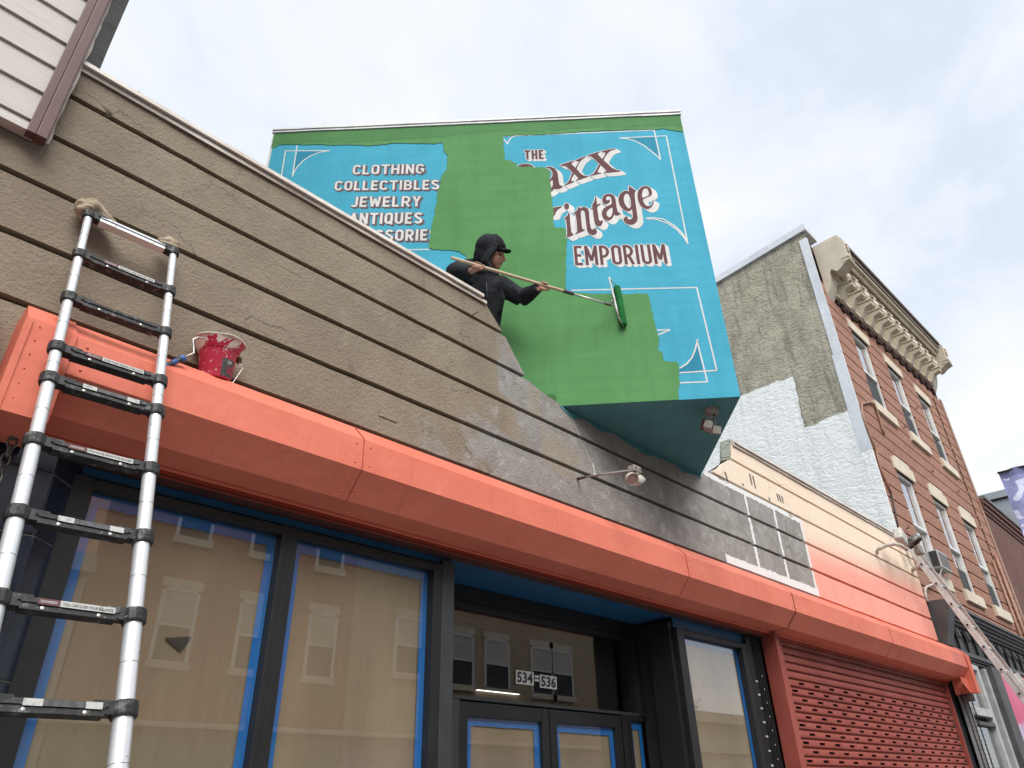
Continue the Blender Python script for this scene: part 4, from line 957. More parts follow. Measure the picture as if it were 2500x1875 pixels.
for i, t in enumerate(TT):
    a, c = P0+LUN*t+hx*(RR[i]+.03), P0+LUN*t+LH-hx*(RR[i]+.03)
    b = B(); bar(b, a+LUN*.008, c+LUN*.008, .038, .038, LUN)
    # sloping front lip of the rung
    b.add([a+fwd*.020-LUN*.012, c+fwd*.020-LUN*.012, c+fwd*.024+LUN*.006, a+fwd*.024+LUN*.006], [(0,1,2,3)])
    rung = b.obj('rung', M['lplastic'] if i else M['rail'], lad)
    for f in (.22,.80):
        b = B(); b.lathe(a+(c-a)*f+fwd*.0195+LUN*.019, fwd, [(-.002,.0065),(.0012,.0055),(.002,.002),(.002,0)], 10); b.obj('rivet', M['wire'], rung)
    ex = (c-a); L = ex.length; ex.normalize(); ey = -LUN
    def plate(x0, x1, y0, y1, mat, off, nm): 
        q = [a+ex*x0+ey*y0, a+ex*x1+ey*y0, a+ex*x1+ey*y1, a+ex*x0+ey*y1]
        B().add([p+fwd*(.0245+off) for p in q], [(0,1,2,3)]).obj(nm, mat, rung)
    def prt(s, x0, x1, y0, y1, mat, off):
        tv, tf = text_tris(s, .02); B().add([a+ex*(x0+(x1-x0)*u)+ey*(y0+(y1-y0)*v)+fwd*(.0245+off) for u, v in tv], tf).obj('label_print', mat, rung)
    msg = {1:('DANGER','YOU CAN LOSE YOUR BALANCE'),3:('PELIGRO','USTED PUEDE PERDER SU BALANCE'),5:('DANGER','VOUS POUVEZ PERDRE VOTRE EQUILIBRE'),7:('DANGER','YOU CAN LOSE YOUR BALANCE')}.get(i)
    if msg:
        plate(.045,.105,-.010,.010,M['danger'],0,'warning_sticker'); plate(.106,.265,-.010,.010,M['label'],0,'warning_sticker')
        prt(msg[0],.052,.098,-.004,.005,M['label'],.0004); prt(msg[1],.112,.259,-.006,.004,M['ink'],.0004)
    elif i in (4,6,8):
        plate(.055,.105,-.010,.010,M['label'],0,'warning_sticker'); plate(.106,.215,-.009,.009,M['labeld'],0,'warning_sticker'); plate(.216,.262,-.010,.010,M['label'],0,'warning_sticker')
def rag(label, c, r, seed, tail):
    t = thing('rag', label, 'rag', c)
    bm = bmesh.new(); bmesh.ops.create_icosphere(bm, subdivisions=4, radius=1)
    for v in bm.verts:
        n = v.co.normalized(); k = 1+.22*noise.noise(n*1.7+Vector((seed,0,0)))+.16*math.sin(n.z*9+3*noise.noise(n*2.2+Vector((0,seed,0))))*.6+.07*noise.noise(n*7)
        v.co = Vector((n.x*r*1.15, n.y*r*.95, n.z*r*.85))*k + (Vector((tail[0],0,tail[1]))*max(0, n.x)**2 if tail else Vector())
    b = B(Matrix.Translation(c)); b.bm(bm); o = b.obj('rag_bundle', M['rag'], t, True)
    b = B(); b.lathe(c+LUN*r*.55-LUN*.01, LUN, [(0,.018),(.0,.032),(.012,.034),(.028,.030),(.03,.018)], 14); b.obj('tape_wrap', M['bluetape'], t, True); return t
rag('stained rag wrapped round the left top of the telescopic ladder', P0-LUN*.056+Vector((.004,.014,0)), .058, 1.0, (.07,-.045))
rag('stained rag wrapped round the right top of the telescopic ladder', P0+LH-LUN*.050+Vector((-.014,.014,0)), .050, 5.0, (-.03,0))

# ------------------------------------------------------------------ bucket on the hood, hand roller, stick
zk = crop(390,800,300)
bb0 = onY(*zk(960,880), 3.09); Bx = bb0.x
ax = Vector((-.10,-.10,1)).normalized()
bk0 = Vector((Bx+.018,3.112,3.418))
buck = thing('paint_bucket', 'red paint splattered bucket standing on the orange hood', 'bucket', bk0)
b = B(); b.lathe(bk0, ax, [(0,.0),(.0,.070),(.004,.074),(.12,.086),(.150,.092),(.153,.097),(.185,.110),(.205,.118),(.208,.120),(.205,.116),(.185,.106),(.12,.082),(.02,.066)], 32)
bsh = smooth_auto(b.obj('bucket_shell', M['bucket'], buck), 35)
b = B(); pts = [bk0+ax*.208+(ax.orthogonal().normalized()*math.cos(a)+ax.cross(ax.orthogonal().normalized())*math.sin(a))*(.1185+.004*math.sin(a*5)) for a in [2*math.pi*i/40 for i in range(40)]]
b.tube(pts, [.0055+.003*noise.noise(Vector((i*.7,0,0))) for i in range(40)], 6, close=True); b.obj('dried_paint_rim', M['drywhite'], bsh, True)
# printed label on the side facing the street
def blab(u0, u1, h0, h1, mat, off, nm):
    vs, fs = [], []; n = 8; ref = Vector((0,-1,0)); ref = (ref-ax*ref.dot(ax)).normalized(); w = ax.cross(ref)
    for i in range(n+1):
        a = u0+(u1-u0)*i/n
        for h in (h0,h1): r = .074+.012*h/.12+.0012+off; vs.append(bk0+ax*h+(ref*math.cos(a)+w*math.sin(a))*r)
    B().add(vs, [(2*i,2*i+2,2*i+3,2*i+1) for i in range(n)]).obj(nm, mat, bsh)
def bprint(s, u0, u1, h0, h1, mat):
    tv, tf = text_tris(s, .03); ref = Vector((0,-1,0)); ref = (ref-ax*ref.dot(ax)).normalized(); w = ax.cross(ref); vs = []
    for u, v in tv: a, h = u0+(u1-u0)*u, h0+(h1-h0)*v; vs.append(bk0+ax*h+(ref*math.cos(a)+w*math.sin(a))*(.074+.012*h/.12+.003))
    B().add(vs, tf).obj('label_print', mat, bsh)
blab(-.1,.75,.012,.10,M['labeld'],0,'bucket_label'); bprint('HP',.22,.52,.070,.092,M['label']); bprint('NDY',.28,.68,.046,.062,M['redtext']); bprint('PAIL',.30,.70,.026,.042,M['redtext'])
e1 = bk0+ax*.150+Vector((.106,-.01,0)); b = B(); b.ell(e1, (.014,.014,.022), 10); b.obj('handle_ear', M['rust'], buck, True)
hp = [onY(*zk(x,y), 3.06) for x, y in ((1420,640),(1480,690),(1490,735),(1440,810),(1380,900),(1320,985),(1240,1010))]
B().tube(hp, .0028, 6).obj('wire_handle', M['wire'], buck, True)
rl = thing('mini_paint_roller', 'small paint roller with blue and grey grip hooked on the red bucket', 'paint roller', onY(*zk(120,690), 3.0))
wp = [onY(*zk(x,y), 3.0) for x, y in ((455,530),(540,490),(615,455),(608,330),(600,210),(690,172),(800,190))]
B().tube(wp, .0042, 8).obj('wire_frame', M['wire'], rl, True)
g0, g1 = onY(*zk(440,545), 3.0), onY(*zk(95,690), 3.0); gd = (g1-g0)
b = B(); b.lathe(g0, gd, [(-.004,.004),(0,.015),(.008,.0165),(.016,.0145),(.03,.0125),(gd.length,.0115)], 14); gr_ = b.obj('grip', M['greygrip'], rl, True)
for f, ln, r in ((0.0,.022,.0172),(.40,.026,.0134),(.86,.03,.0128)):
    b = B(); b.lathe(g0+gd*f, gd, [(0,r*.9),(.003,r),(ln-.003,r),(ln,r*.9)], 14); b.obj('grip_band', M['bluegrip'], gr_, True)
st = thing('stir_stick', 'pale pointed stir stick poking out of the red bucket', 'stick', bk0+ax*.12)
s0, s1 = onY(*zk(1330,620), 3.10), onY(*zk(1495,250), 3.10); sd = (s1-s0).normalized(); sn = sd.cross(Vector((0,1,0))).normalized()*.012
B().add([s0-sn,s0+sn,s0+(s1-s0)*.6+sn,s1,s0+(s1-s0)*.6-sn]+[p+Vector((0,.004,0)) for p in (s0-sn,s0+sn,s0+(s1-s0)*.6+sn,s1,s0+(s1-s0)*.6-sn)],
        [(0,1,2,3,4),(9,8,7,6,5),(0,5,6,1),(1,6,7,2),(2,7,8,3),(3,8,9,4),(4,9,5,0)]).obj('stick_blade', M['drywhite'], st)

# ------------------------------------------------------------------ painter with the long roller
S0, E0 = at(1101.5, 629, 5.60), at(1489, 744, 6.03)
PD = (E0-S0).normalized(); PLN = (E0-S0).length
def onpole(px, py):
    d = ray(px, py).normalized(); w = S0-CAM; a = PD.dot(d); s = (a*d.dot(w)-PD.dot(w))/(1-a*a); return S0+PD*s
rol = thing('paint_roller', 'long pole paint roller loaded with dark green paint', 'paint roller', E0)
J1 = onpole(1378,711); J2 = onpole(1400,717)
B().tube([S0, J1], .0128, 16).obj('wooden_pole', M['wood'], rol, True).data.set_sharp_from_angle(angle=R(40))
B().tube([J1-PD*.012, J2], [.0165,.015], 12).obj('pole_clamp', M['greygrip'], rol)
B().tube([J2, E0], .0085, 12).obj('steel_rod', M['wire'], rol, True)
B().tube([E0-PD*.05, E0+PD*.015], [.012,.013], 12).obj('rod_socket', M['chain'], rol)
RT, RB = onP(1505,706,PC,FN)+FN*.036, onP(1522,802,PC,FN)+FN*.036
b = B(); rd = (RB-RT); n = 22; pr = [(0,.012),(.0,.024),(.010,.030)]+[(rd.length*i/n,.0315+.0012*noise.noise(Vector((i*.9,0,0)))) for i in range(1,n)]+[(rd.length-.006,.029),(rd.length,.022),(rd.length,.01)]
b.lathe(RT, rd, pr, 24); b.obj('roller_cover', M['nap'], rol, True)
FT, FB = at(1484,696,6.21), at(1517,795,5.975)
FT, FB = onP(1485,697,PC,FN)+FN*.115, onP(1508,793,PC,FN)+FN*.115
B().tube([FT, FT+(FB-FT)*.25, FT+(FB-FT)*.5, FT+(FB-FT)*.8, FB], [.006,.0075,.011,.009,.006], 10).obj('frame_bar', M['lad2'], rol, True)
B().tube([FT, RT-rd.normalized()*.006], .0048, 8).obj('frame_arm', M['wire'], rol, True); B().tube([FB, RB+rd.normalized()*.006], .0048, 8).obj('frame_arm', M['wire'], rol, True)
mid = FT+(FB-FT)*.52; B().tube([E0, mid], [.011,.009], 10).obj('frame_neck', M['chain'], rol, True)

man = thing('person', 'person in black hoodie and cap reaching over the parapet with a long roller', 'person', (3.30,3.52,4.0))
HR, HL = onpole(1164,648), onpole(1328,694)
body = B(); cl_ = B()
HC = at(1203,618,5.98)                                              # head centre
vr = to_world(Vector((1,0,0))); vu = to_world(Vector((0,-1,0))); vb = to_world(Vector((0,0,-1)))   # image right, up, towards the viewer
fd = (vr*.96+vb*.20-vu*.06).normalized(); hu = (vu-fd*vu.dot(fd)); hu = (hu*.97+vr*.16).normalized(); fd = (fd-hu*fd.dot(hu)).normalized(); hs = fd.cross(hu)
HM = Matrix((fd,hs,hu)).transposed()
def hp_(f, s, u): return HC+fd*f+hs*s+hu*u
body.ell(hp_(-.012,0,.030), (.098,.076,.095), 20, HM)
body.ell(hp_(.040,0,-.045), (.060,.058,.075), 16, HM)                # face mass
body.ell(hp_(.060,0,-.100), (.034,.034,.026), 12, HM)                # chin
body.ell(hp_(.078,0,.012), (.022,.050,.012), 10, HM)                 # brow
body.tube([hp_(.085,0,.005), hp_(.103,0,-.020), hp_(.116,0,-.040), hp_(.098,0,-.047)], [.009,.012,.015,.012], 8)   # nose
body.ell(hp_(.092,0,-.066), (.014,.024,.008), 8, HM); body.ell(hp_(.090,0,-.078), (.014,.022,.008), 8, HM)
for s_ in (-1,1): body.ell(hp_(.000,s_*.072,-.02), (.02,.010,.032), 8, HM); body.ell(hp_(.066,s_*.036,-.034), (.020,.020,.024), 8, HM)
NB = at(1186,668,6.00)
body.tube([hp_(-.02,0,-.03), NB], [.056,.062], 12)
CH = at(1186,716,6.02); WA = at(1180,800,6.0); HI = Vector((3.20,3.58,4.98))
SR, ER, WR = at(1142,655,6.05), at(1106,668,5.93), HR+(at(1148,664,5.74)-HR)*.9
SL, EL, WL = at(1226,699,5.98), at(1274,728,5.96), HL-PD*.040-hu*.035
for bb_, g in ((body,0.0),(cl_,.018)):
    bb_.tube([NB, CH, WA, HI+Vector((0,0,.1))], [.09+g,.148+g,.138+g,.13+g], 14)
    bb_.ell(CH+(SR-CH)*.35+vu*.02, (.17+g,.12+g,.11+g), 14, HM)
    bb_.tube([CH+(SR-CH)*.6, SR, SR+(ER-SR)*.5, ER], [.085+g,.080+g,.066+g*1.4,.050+g*1.9], 12); bb_.tube([ER, ER+(WR-ER)*.4, WR], [.050+g*1.9,.048+g*1.6,.030+g*1.0], 12)
    bb_.tube([CH+(SL-CH)*.5, SL, SL+(EL-SL)*.5, EL], [.095+g,.074+g*1.2,.058+g*1.3,.046+g*1.6], 12); bb_.tube([EL, EL+(WL-EL)*.4, WL], [.046+g*1.6,.044+g*1.3,.028+g*.8], 12)
    if g:                                                            # sleeve and chest folds
        for k in range(7):
            f = .15+k*.12; p = SL+(EL-SL)*f; bb_.ell(p+vb*.05+vu*(.03*math.sin(k*2.1)), (.020,.034,.026), 8)
            p = ER+(WR-ER)*f; bb_.ell(p+vb*.03+vu*(.03*math.cos(k*1.7)), (.020,.026,.024), 8)
        for k in range(4):
            a0 = CH+vr*(.02+.03*k)+vu*.08+vb*.115; bb_.tube([a0, a0-vu*.13+vr*.012*k, a0-vu*.26+vr*.02], [.010,.022,.012], 8)
for s_ in (-1,1):
    hip = HI+Vector((s_*.10,0,0)); knee = Vector((3.20+s_*.13,3.60,4.48)); ank = Vector((3.20+s_*.15,3.62,4.07))
    body.tube([HI+Vector((s_*.06,0,.06)), hip, knee, ank], [.12,.095,.062,.045], 12); body.ell(ank+Vector((0,-.06,-.045)), (.05,.13,.03), 12)
body.ell(HI, (.16,.12,.12), 14)
def hand(bm_, P, axis, wrist, palm_dir, s=1.0):
    """a fist closed round a pole at P: palm on the palm_dir side, fingers wrapping over, thumb under"""
    pd = (palm_dir-axis*palm_dir.dot(axis)).normalized(); tn = axis.cross(pd); rp = .0128
    bm_.ell(P+pd*(rp+.016)-axis*.002, (.040,.018,.036), 12, Matrix((axis,pd,tn)).transposed())
    bm_.tube([wrist, P+pd*(rp+.020)], [.026,.024], 10)
    for k, (ln, r) in enumerate(((.95,.0088),(1.05,.0092),(1.0,.009),(.85,.008))):
        o = P+axis*(.029-.0195*k); pts = []
        for j in range(7):
            a = (.55+ln*j*.52); rad = rp+r+.0015+(.004 if j in (1,3) else 0); pts.append(o+(pd*math.cos(a)+tn*math.sin(a))*rad)
        bm_.tube([P+pd*(rp+.014)+axis*(.026-.018*k)+tn*.008]+pts, [r*1.15]+[r*(1-.04*j) for j in range(7)], 8)
    th = [P+pd*(rp+.016)+axis*.034-tn*.006, P+axis*.050+pd*(rp+.006)-tn*.012, P+axis*.048-tn*(rp+.010), P+axis*.040-pd*.006-tn*(rp+.011)]
    bm_.tube(th, [.013,.0115,.0105,.009], 8)
hand(body, HR, PD, WR, (vb*.35-vu*.95), 1); hand(body, HL, PD, WL, (-vu*.8-vb*.3-vr*.2), 1)
bo = fuse('body', body, M['skin'], man, .0052, 3)
# hood: a shell over the head, open to the right
cl_.ell(hp_(-.045,0,.040), (.118,.100,.118), 20, HM); cl_.ell(hp_(-.070,0,-.030), (.090,.094,.125), 16, HM)
cl_.tube([hp_(.012,0,.118), hp_(.060,0,.088)], [.040,.030], 10)
for s_ in (-1,1):
    cl_.tube([hp_(.052,s_*.062,.070), hp_(.018,s_*.086,-.005), hp_(-.010,s_*.088,-.085), hp_(.03,s_*.055,-.155)], [.020,.018,.024,.036], 10)
    cl_.tube([hp_(.028,s_*.075,.075), hp_(-.015,s_*.098,-.02), hp_(-.05,s_*.095,-.12)], [.012,.012,.014], 8)
cl_.ell(hp_(-.03,0,-.175), (.12,.105,.06), 14, HM); cl_.ell(hp_(.035,0,-.165), (.06,.07,.04), 12, HM)
cl_.ell(hp_(-.10,0,-.02), (.05,.07,.10), 12, HM); cl_.ell(hp_(-.005,0,.152), (.022,.03,.012), 8, HM)
ho = fuse('hoodie', cl_, M['hoodie'], man, .0075, 4)
for k, s_ in ((0,-1),):
    a0 = hp_(.035,s_*.09,-.15)+vb*.03; B().tube([a0, a0-vu*.05+vb*.03, a0-vu*.11+vb*.045+vr*.015], .0035, 6).obj('drawstring', M['label'], ho, True)
    B().tube([a0+vr*.02, a0-vu*.06+vb*.03+vr*.035, a0-vu*.14+vb*.045+vr*.04], .0035, 6).obj('drawstring', M['greygrip'], ho, True)
zp = [CH+vr*.01+vu*.07+vb*.158, CH+vr*.02-vu*.06+vb*.163, CH+vr*.025-vu*.19+vb*.15]
B().tube(zp, .004, 6).obj('zip', M['greygrip'], ho, True)
# cap brim
bv, bf = [], []; n = 14
for i in range(n+1):
    a = -1.35+2.7*i/n; ca_, sa_ = math.cos(a), math.sin(a); dr = -.020*abs(sa_)**1.5
    for (f0, th) in ((.050,0),(.078+.072*ca_,-.012),(.078+.072*ca_,-.017),(.050,-.006)): bv.append(hp_(f0 if f0 < .06 else f0, .082*sa_*(1 if f0 > .06 else .9), .066+dr+th))
for i in range(n):
    for j in range(4): bf.append((i*4+j, i*4+(j+1) % 4, (i+1)*4+(j+1) % 4, (i+1)*4+j))
bf += [(0,1,2,3),(n*4+3,n*4+2,n*4+1,n*4)]
B().add(bv, bf).obj('cap_brim', M['capcloth'], man, True)
b = B(); b.ell(hp_(.012,0,.055), (.092,.084,.072), 16, HM); b.obj('cap_crown', M['capcloth'], man, True)
for s_ in (-1,1):
    b = B(); b.ell(hp_(.078,s_*.030,-.006), (.011,.012,.0075), 8, HM); b.obj('eye', M['ink'], bo, True)
    b = B(); b.tube([hp_(.087,s_*.014,.016), hp_(.082,s_*.035,.020), hp_(.066,s_*.052,.010)], .0042, 6); b.obj('eyebrow', M['bark'], bo, True)
tr2 = B()
for s_ in (-1,1):
    knee = Vector((3.20+s_*.13,3.60,4.48)); ank = Vector((3.20+s_*.15,3.62,4.09))
    tr2.tube([HI+Vector((s_*.06,0,.08)), HI+Vector((s_*.10,0,0)), knee, ank], [.135,.108,.076,.062], 12)
tr2.ell(HI, (.172,.135,.13), 14)
fuse('trousers', tr2, M['jeans'], man, .012, 4)
for s_ in (-1,1):
    b = B(); ank = Vector((3.20+s_*.15,3.62,4.05)); b.ell(ank+Vector((0,-.06,-.008)), (.058,.145,.043), 12); b.obj('shoe', M['greygrip'], man, True)

# ------------------------------------------------------------------ lamps
cL = crop(1390,980,400)
wl = thing('twin_wall_lamp', 'small twin floodlight on a thin conduit arm on the grey wall', 'lamp', onY(*cL(130,1035), YW))
a0 = onY(*cL(110,1045), YW); a1 = onY(*cL(220,1020), 3.11); a2 = onY(*cL(800,935), 2.72)
B().tube([a0+Vector((0,.01,0)), a1], [.012,.011], 10).obj('rusty_nipple', M['rust'], wl, True)
B().tube([a1, a2], .0078, 10).obj('conduit_arm', M['lampgrey'], wl, True)
jb_ = onY(*cL(880,920), 2.71); b = B(); b.bbox(jb_.x-.045,jb_.x+.045,jb_.y-.03,jb_.y+.03,jb_.z-.026,jb_.z+.022,.006); b.obj('junction_box', M['lampgrey'], wl)
for dx in (-.026,.026):
    b = B(); b.lathe((jb_.x+dx,jb_.y-.030,jb_.z), (0,-1,0), [(-.001,.010),(.002,.010),(.003,.006),(.003,0)], 10); b.obj('knockout', M['chain'], wl, True)
b = B(); b.lathe((jb_.x+.005,jb_.y,jb_.z-.05), (0,0,1), [(0,.02),(.01,.028),(.024,.028)], 14); b.obj('swivel', M['lampgrey'], wl, True)
for (px, py, r, dirv) in ((850,1050,.047,Vector((-.30,-.70,-.62))),(960,1090,.043,Vector((.75,-.1,-.7)))):
    c = onY(*cL(px,py), 2.71); dv_ = dirv.normalized()
    b = B(); b.lathe(c-dv_*.030, dv_, [(-.030,0),(-.027,r*.45),(-.012,r*.8),(.010,r*.98),(.034,r),(.036,r*.97),(.030,r*.93)], 22); lh_ = b.obj('lamp_head', M['lampwhite'], wl, True)
    b = B(); b.lathe(c-dv_*.030, dv_, [(.028,r*.93),(.030,r*.5),(.031,0)], 22); b.obj('lamp_lens', M['lens'], lh_, True)
cb_ = B(); w0 = onY(*cL(20,200), YW-.003); w1_ = onY(*cL(310,840), 3.15); w2_ = onY(*cL(345,1000), 3.06)
cb_.tube([w0, w0+(w1_-w0)*.5+Vector((0,0,-.012)), w1_, w2_], .0011, 5); cb_.obj('thin_wire', M['wire'], wl, True)
wb = B(); wb.tube([w1_, w1_+Vector((.006,-.005,-.03)), w1_+Vector((-.004,-.02,-.065)), w2_], .0042, 6); wb.obj('wire_end', M['wire'], wl, True)
fl = thing('flood_light', 'rusty twin floodlight under the tip of the painted box', 'lamp', onZ(*cL(1920,110), ZB))
fb = onZ(*cL(1920,105), ZB)
b = B(); b.lathe(fb+Vector((0,0,-.052)), (0,0,1), [(0,.02),(.004,.045),(.018,.052),(.030,.054),(.034,.058),(.0515,.058)], 22); b.obj('mount_plate', M['lampgrey'], fl, True)
for k, (dx, hc, lift) in enumerate(((-.018,(1870,330),.155),(.022,(1965,380),.17))):
    st_ = fb+Vector((dx,-.01,-.05)); hd = onZ(*cL(*hc), ZB-lift); b = B(); b.tube([st_, hd+Vector((0,0,.028))], .009, 8); b.obj('swivel_arm', M['lampgrey'], fl, True)
    T = Matrix.Translation(hd) @ Matrix.Rotation(.5-k*.9, 4, 'Z') @ Matrix.Rotation(.45, 4, 'X')
    b = B(T); b.bbox(-.042,.042,-.030,.028,-.035,.033,.008); lb_ = b.obj('lamp_body', M['lampgrey'], fl)
    for j in range(6):
        b = B(T); b.box(-.045,.045,.0282,.050,-.032+j*.0125,-.027+j*.0125); b.obj('cooling_fin', M['rust'], lb_)
    b = B(T); b.box(-.036,.036,-.0325,-.0305,-.029,.027); b.obj('lamp_lens', M['lampwhite'], lb_)
gn = thing('gooseneck_lamp', 'white curved arm lamp at the right end of the cream parapet', 'lamp', onY(2142,1344,YW))
cG = crop(2050,1250,450,2196)
pts = [onY(*cG(440,460), YW), onY(*cG(470,440), 3.13), onY(*cG(560,395), 3.02), onY(*cG(650,378), 2.93), onY(*cG(730,400), 2.87), onY(*cG(800,450), 2.84)]
B().tube(pts, [.020,.024,.026,.028,.028,.024], 12).obj('curved_arm', M['lampwhite'], gn, True)
b = B(); b.lathe(pts[0]+Vector((0,.004,0)), (0,-1,0), [(-.004,.045),(.012,.045),(.014,.03),(.014,0)], 14); b.obj('wall_plate', M['lampwhite'], gn, True)
hd = onY(*cG(725,305), 2.9); b = B(Matrix.Translation(hd) @ Matrix.Rotation(.5,4,'Y')); b.bbox(-.11,.11,-.06,.06,-.10,.10,.03); b.obj('lamp_housing', M['lampwhite'], gn, True)
hd2 = onY(*cG(850,360), 2.88); b = B(); b.lathe(hd2+Vector((0,0,.06)), (.2,-.5,-.85), [(-.02,0),(0,.08),(.06,.115),(.11,.115),(.10,.105)], 20); b.obj('lamp_hood', M['chain'], gn, True)
b = B(); b.tube([hd, hd2+Vector((0,0,.05))], .022, 8); b.obj('lamp_neck', M['lampgrey'], gn, True)
hd3 = onY(*cG(940,455), 2.88); b = B(); b.bbox(hd3.x-.07,hd3.x+.07,hd3.y-.05,hd3.y+.05,hd3.z-.07,hd3.z+.07,.02); b.obj('sensor', M['lampgrey'], gn, True)
b = B(); b.tube([hd2, hd3], .015, 8); b.obj('lamp_neck', M['lampgrey'], gn, True)
# ------------------------------------------------------------------ small bits on the parapet
p = onY(350, 238, 3.2); bt = thing('metal_bracket', 'small black bent bracket sticking up from the coping', 'bracket', (p.x,3.2,4.98))
B().tube([(p.x-.03,3.2,4.975),(p.x-.028,3.2,5.025),(p.x-.01,3.2,5.02),(p.x+.0,3.2,4.998),(p.x+.012,3.2,5.005),(p.x+.022,3.2,4.975)], .006, 6).obj('bracket_strip', M['black'], bt)
p = onY(263, 280, YW); wd = thing('weed', 'tiny dark dried weed growing from the top groove', 'plant', (p.x,YW,4.74))
for k in range(14):
    a = random.uniform(-.6,.6); L = random.uniform(.02,.05); q = Vector((p.x+random.uniform(-.008,.008),YW+.004,4.745))
    B().tube([q, q+Vector((math.sin(a)*L*.5,-.006,L*.6)), q+Vector((math.sin(a)*L,-.012,L))], [.002,.0016,.0005], 4).obj('stem', M['bark'], wd)
p = onY(1160,766, YW); hk = thing('wall_hook', 'rusty wire hook poking from the groove near the painter', 'hook', (p.x,YW,p.z))
q = onY(1152,770, YW); q2 = onY(1162,764, 3.13); q3 = onY(1168,761, 3.10)
B().tube([q+Vector((0,.01,-.012)), q+Vector((0,-.02,0)), q2, q3], .0035, 6).obj('hook_wire', M['rust'], hk)
# ------------------------------------------------------------------ siding house at the left
sh_ = thing('siding_house', 'cream vinyl sided house with brown corner trim at the upper left', 'house', (-2,4,4.35))
for k in range(34):
    z0 = 4.415+.1908*(k-1); z0c = max(z0, 4.345)
    B().add([(-5,3.125,z0c),(.066,3.125,z0c),(.066,3.140,z0+.1908),(-5,3.140,z0+.1908),(-5,3.142,z0c),(.066,3.142,z0c)], [(0,1,2,3),(4,5,1,0)]).obj('siding_board', M['siding'], sh_)
B().box(-5,.10,3.143,9,4.36,10.8).obj('wall', M['siding'], sh_)
b = B(); b.bbox(.060,.098,3.108,3.16,4.33,10.8,.003); b.obj('corner_trim', M['brown'], sh_)
b = B(); b.bbox(.0985,.145,3.095,3.16,4.32,10.8,.004); b.obj('corner_trim', M['brown'], sh_)
vs = []; n = 90
for i in range(n+1):
    z = 4.34+i*.05; w = .012+.012*noise.noise(Vector((z*7,1,0)))+.010*random.random()*(noise.noise(Vector((z*2.3,4,0)))+.4); vs += [(.1455,3.15,z),(.146+max(.003,w),3.142+.004*random.random(),z)]
B().add(vs, [(2*i,2*i+1,2*i+3,2*i+2) for i in range(n)]).obj('old_caulk', M['cap'], sh_)
ch_ = thing('chimney', 'grey rendered chimney stack rising behind the siding house', 'chimney', (.1,5.1,4))
xr1 = .0748*5.0
B().prism([(-.5,4.0),(xr1,4.0),(xr1+.004,5.4),(xr1-.012,7.2),(xr1-.003,10.5),(-.5,10.5)], 5.0, 5.7).obj('stack', M['greystucco'], ch_)

# ------------------------------------------------------------------ brick house
KB = 3.25/3.2
def kz(z): return 1.6+(z-1.6)*KB
YB = 3.25; bx0, bx1 = 12.085, 19.36
bh = thing('brick_house', 'three storey red brick house with cream cornice and stone lintels', 'house', (15.7,3.4,0))
WX = [(13.16,14.02),(15.06,15.92),(16.96,17.82)]; WZ = [(4.735,6.55),(7.905,9.585)]
ZG = [4.12+.279*i for i in range(23)]
for a, c in zip(ZG, ZG[1:]):
    lo, hi = a+.015, c-.015
    spans = [(bx0+.002,bx1)]
    for (wz0,wz1) in WZ:
        if hi > wz0 and lo < wz1:
            spans = [(bx0+.002,WX[0][0]),(WX[0][1],WX[1][0]),(WX[1][1],WX[2][0]),(WX[2][1],bx1)]
            part_ = max(lo, wz1) if lo < wz1 < hi else None
            if lo < wz1 < hi:
                for wx in WX: B().box(wx[0]+.001,wx[1]-.001,YB+.001,YB+.04,wz1,hi).obj('brick_band', M['brickred'], bh)
            if lo < wz0 < hi:
                for wx in WX: B().box(wx[0]+.001,wx[1]-.001,YB+.001,YB+.04,lo,wz0).obj('brick_band', M['brickred'], bh)
    for s0_, s1_ in spans: B().box(s0_,s1_,YB,YB+.045,lo,hi).obj('brick_band', M['brickred'], bh)
# core behind the bands with window openings
cr_ = B(); zc = [3.4]+[v for w in WZ for v in w]+[11.3]
cr_.box(bx0+.01,bx1-.01,YB+.046,YB+.30,3.4,4.735); cr_.box(bx0+.01,bx1-.01,YB+.046,YB+.30,6.55,7.905); cr_.box(bx0+.01,bx1-.01,YB+.046,YB+.30,9.585,11.3)
for z0, z1 in WZ:
    xs = [bx0+.01]+[v for w in WX for v in w]+[bx1-.01]
    for i in range(0, 8, 2): cr_.box(xs[i],xs[i+1],YB+.046,YB+.30,z0,z1)
cr_.obj('wall_core', M['brickdark'], bh)
B().box(bx0+.01,bx1-.01,YB+.046,YB+.3,0,3.4).obj('ground_floor_wall', M['charcoal'], bh)
# side wall: rough render, lower part freshly white
XS = 12.08
sw = [(3.26,3.0),(9.5,3.0),(9.5,11.0),(3.26,11.52)]
B().add([(XS,y,z) for y, z in sw], [(0,1,2,3)][::1]).obj('side_wall', M['tanstucco'], bh)
def sidep(px): p = onX(px[0], px[1], XS); return (p.y, p.z)
c5 = crop(1700,500,700); c6 = crop(1800,950,700); c7 = crop(1800,1350,700)
wp2 = [(7.0,3.2),(7.0,8.35),(5.43,8.46),(5.19,8.48),(4.94,8.49),(4.59,8.47),(4.20,8.45),(4.21,8.01),(4.235,7.6),(4.23,7.37),(4.05,7.36),(3.84,7.40),(3.63,7.41),(3.40,7.41),(3.27,7.40),(3.27,3.2)]
wp2 = rough(wp2, .05, .02, lambda a, c: a[1] < 4 or c[1] < 4 or a[0] > 6.9 or (a[0] < 3.3 and c[0] < 3.3), 5)
pts_, trs = tess([wp2]); B().add([(XS-.012,y,z) for y, z in pts_], trs).obj('white_render_patch', M['whitestucco'], bh)
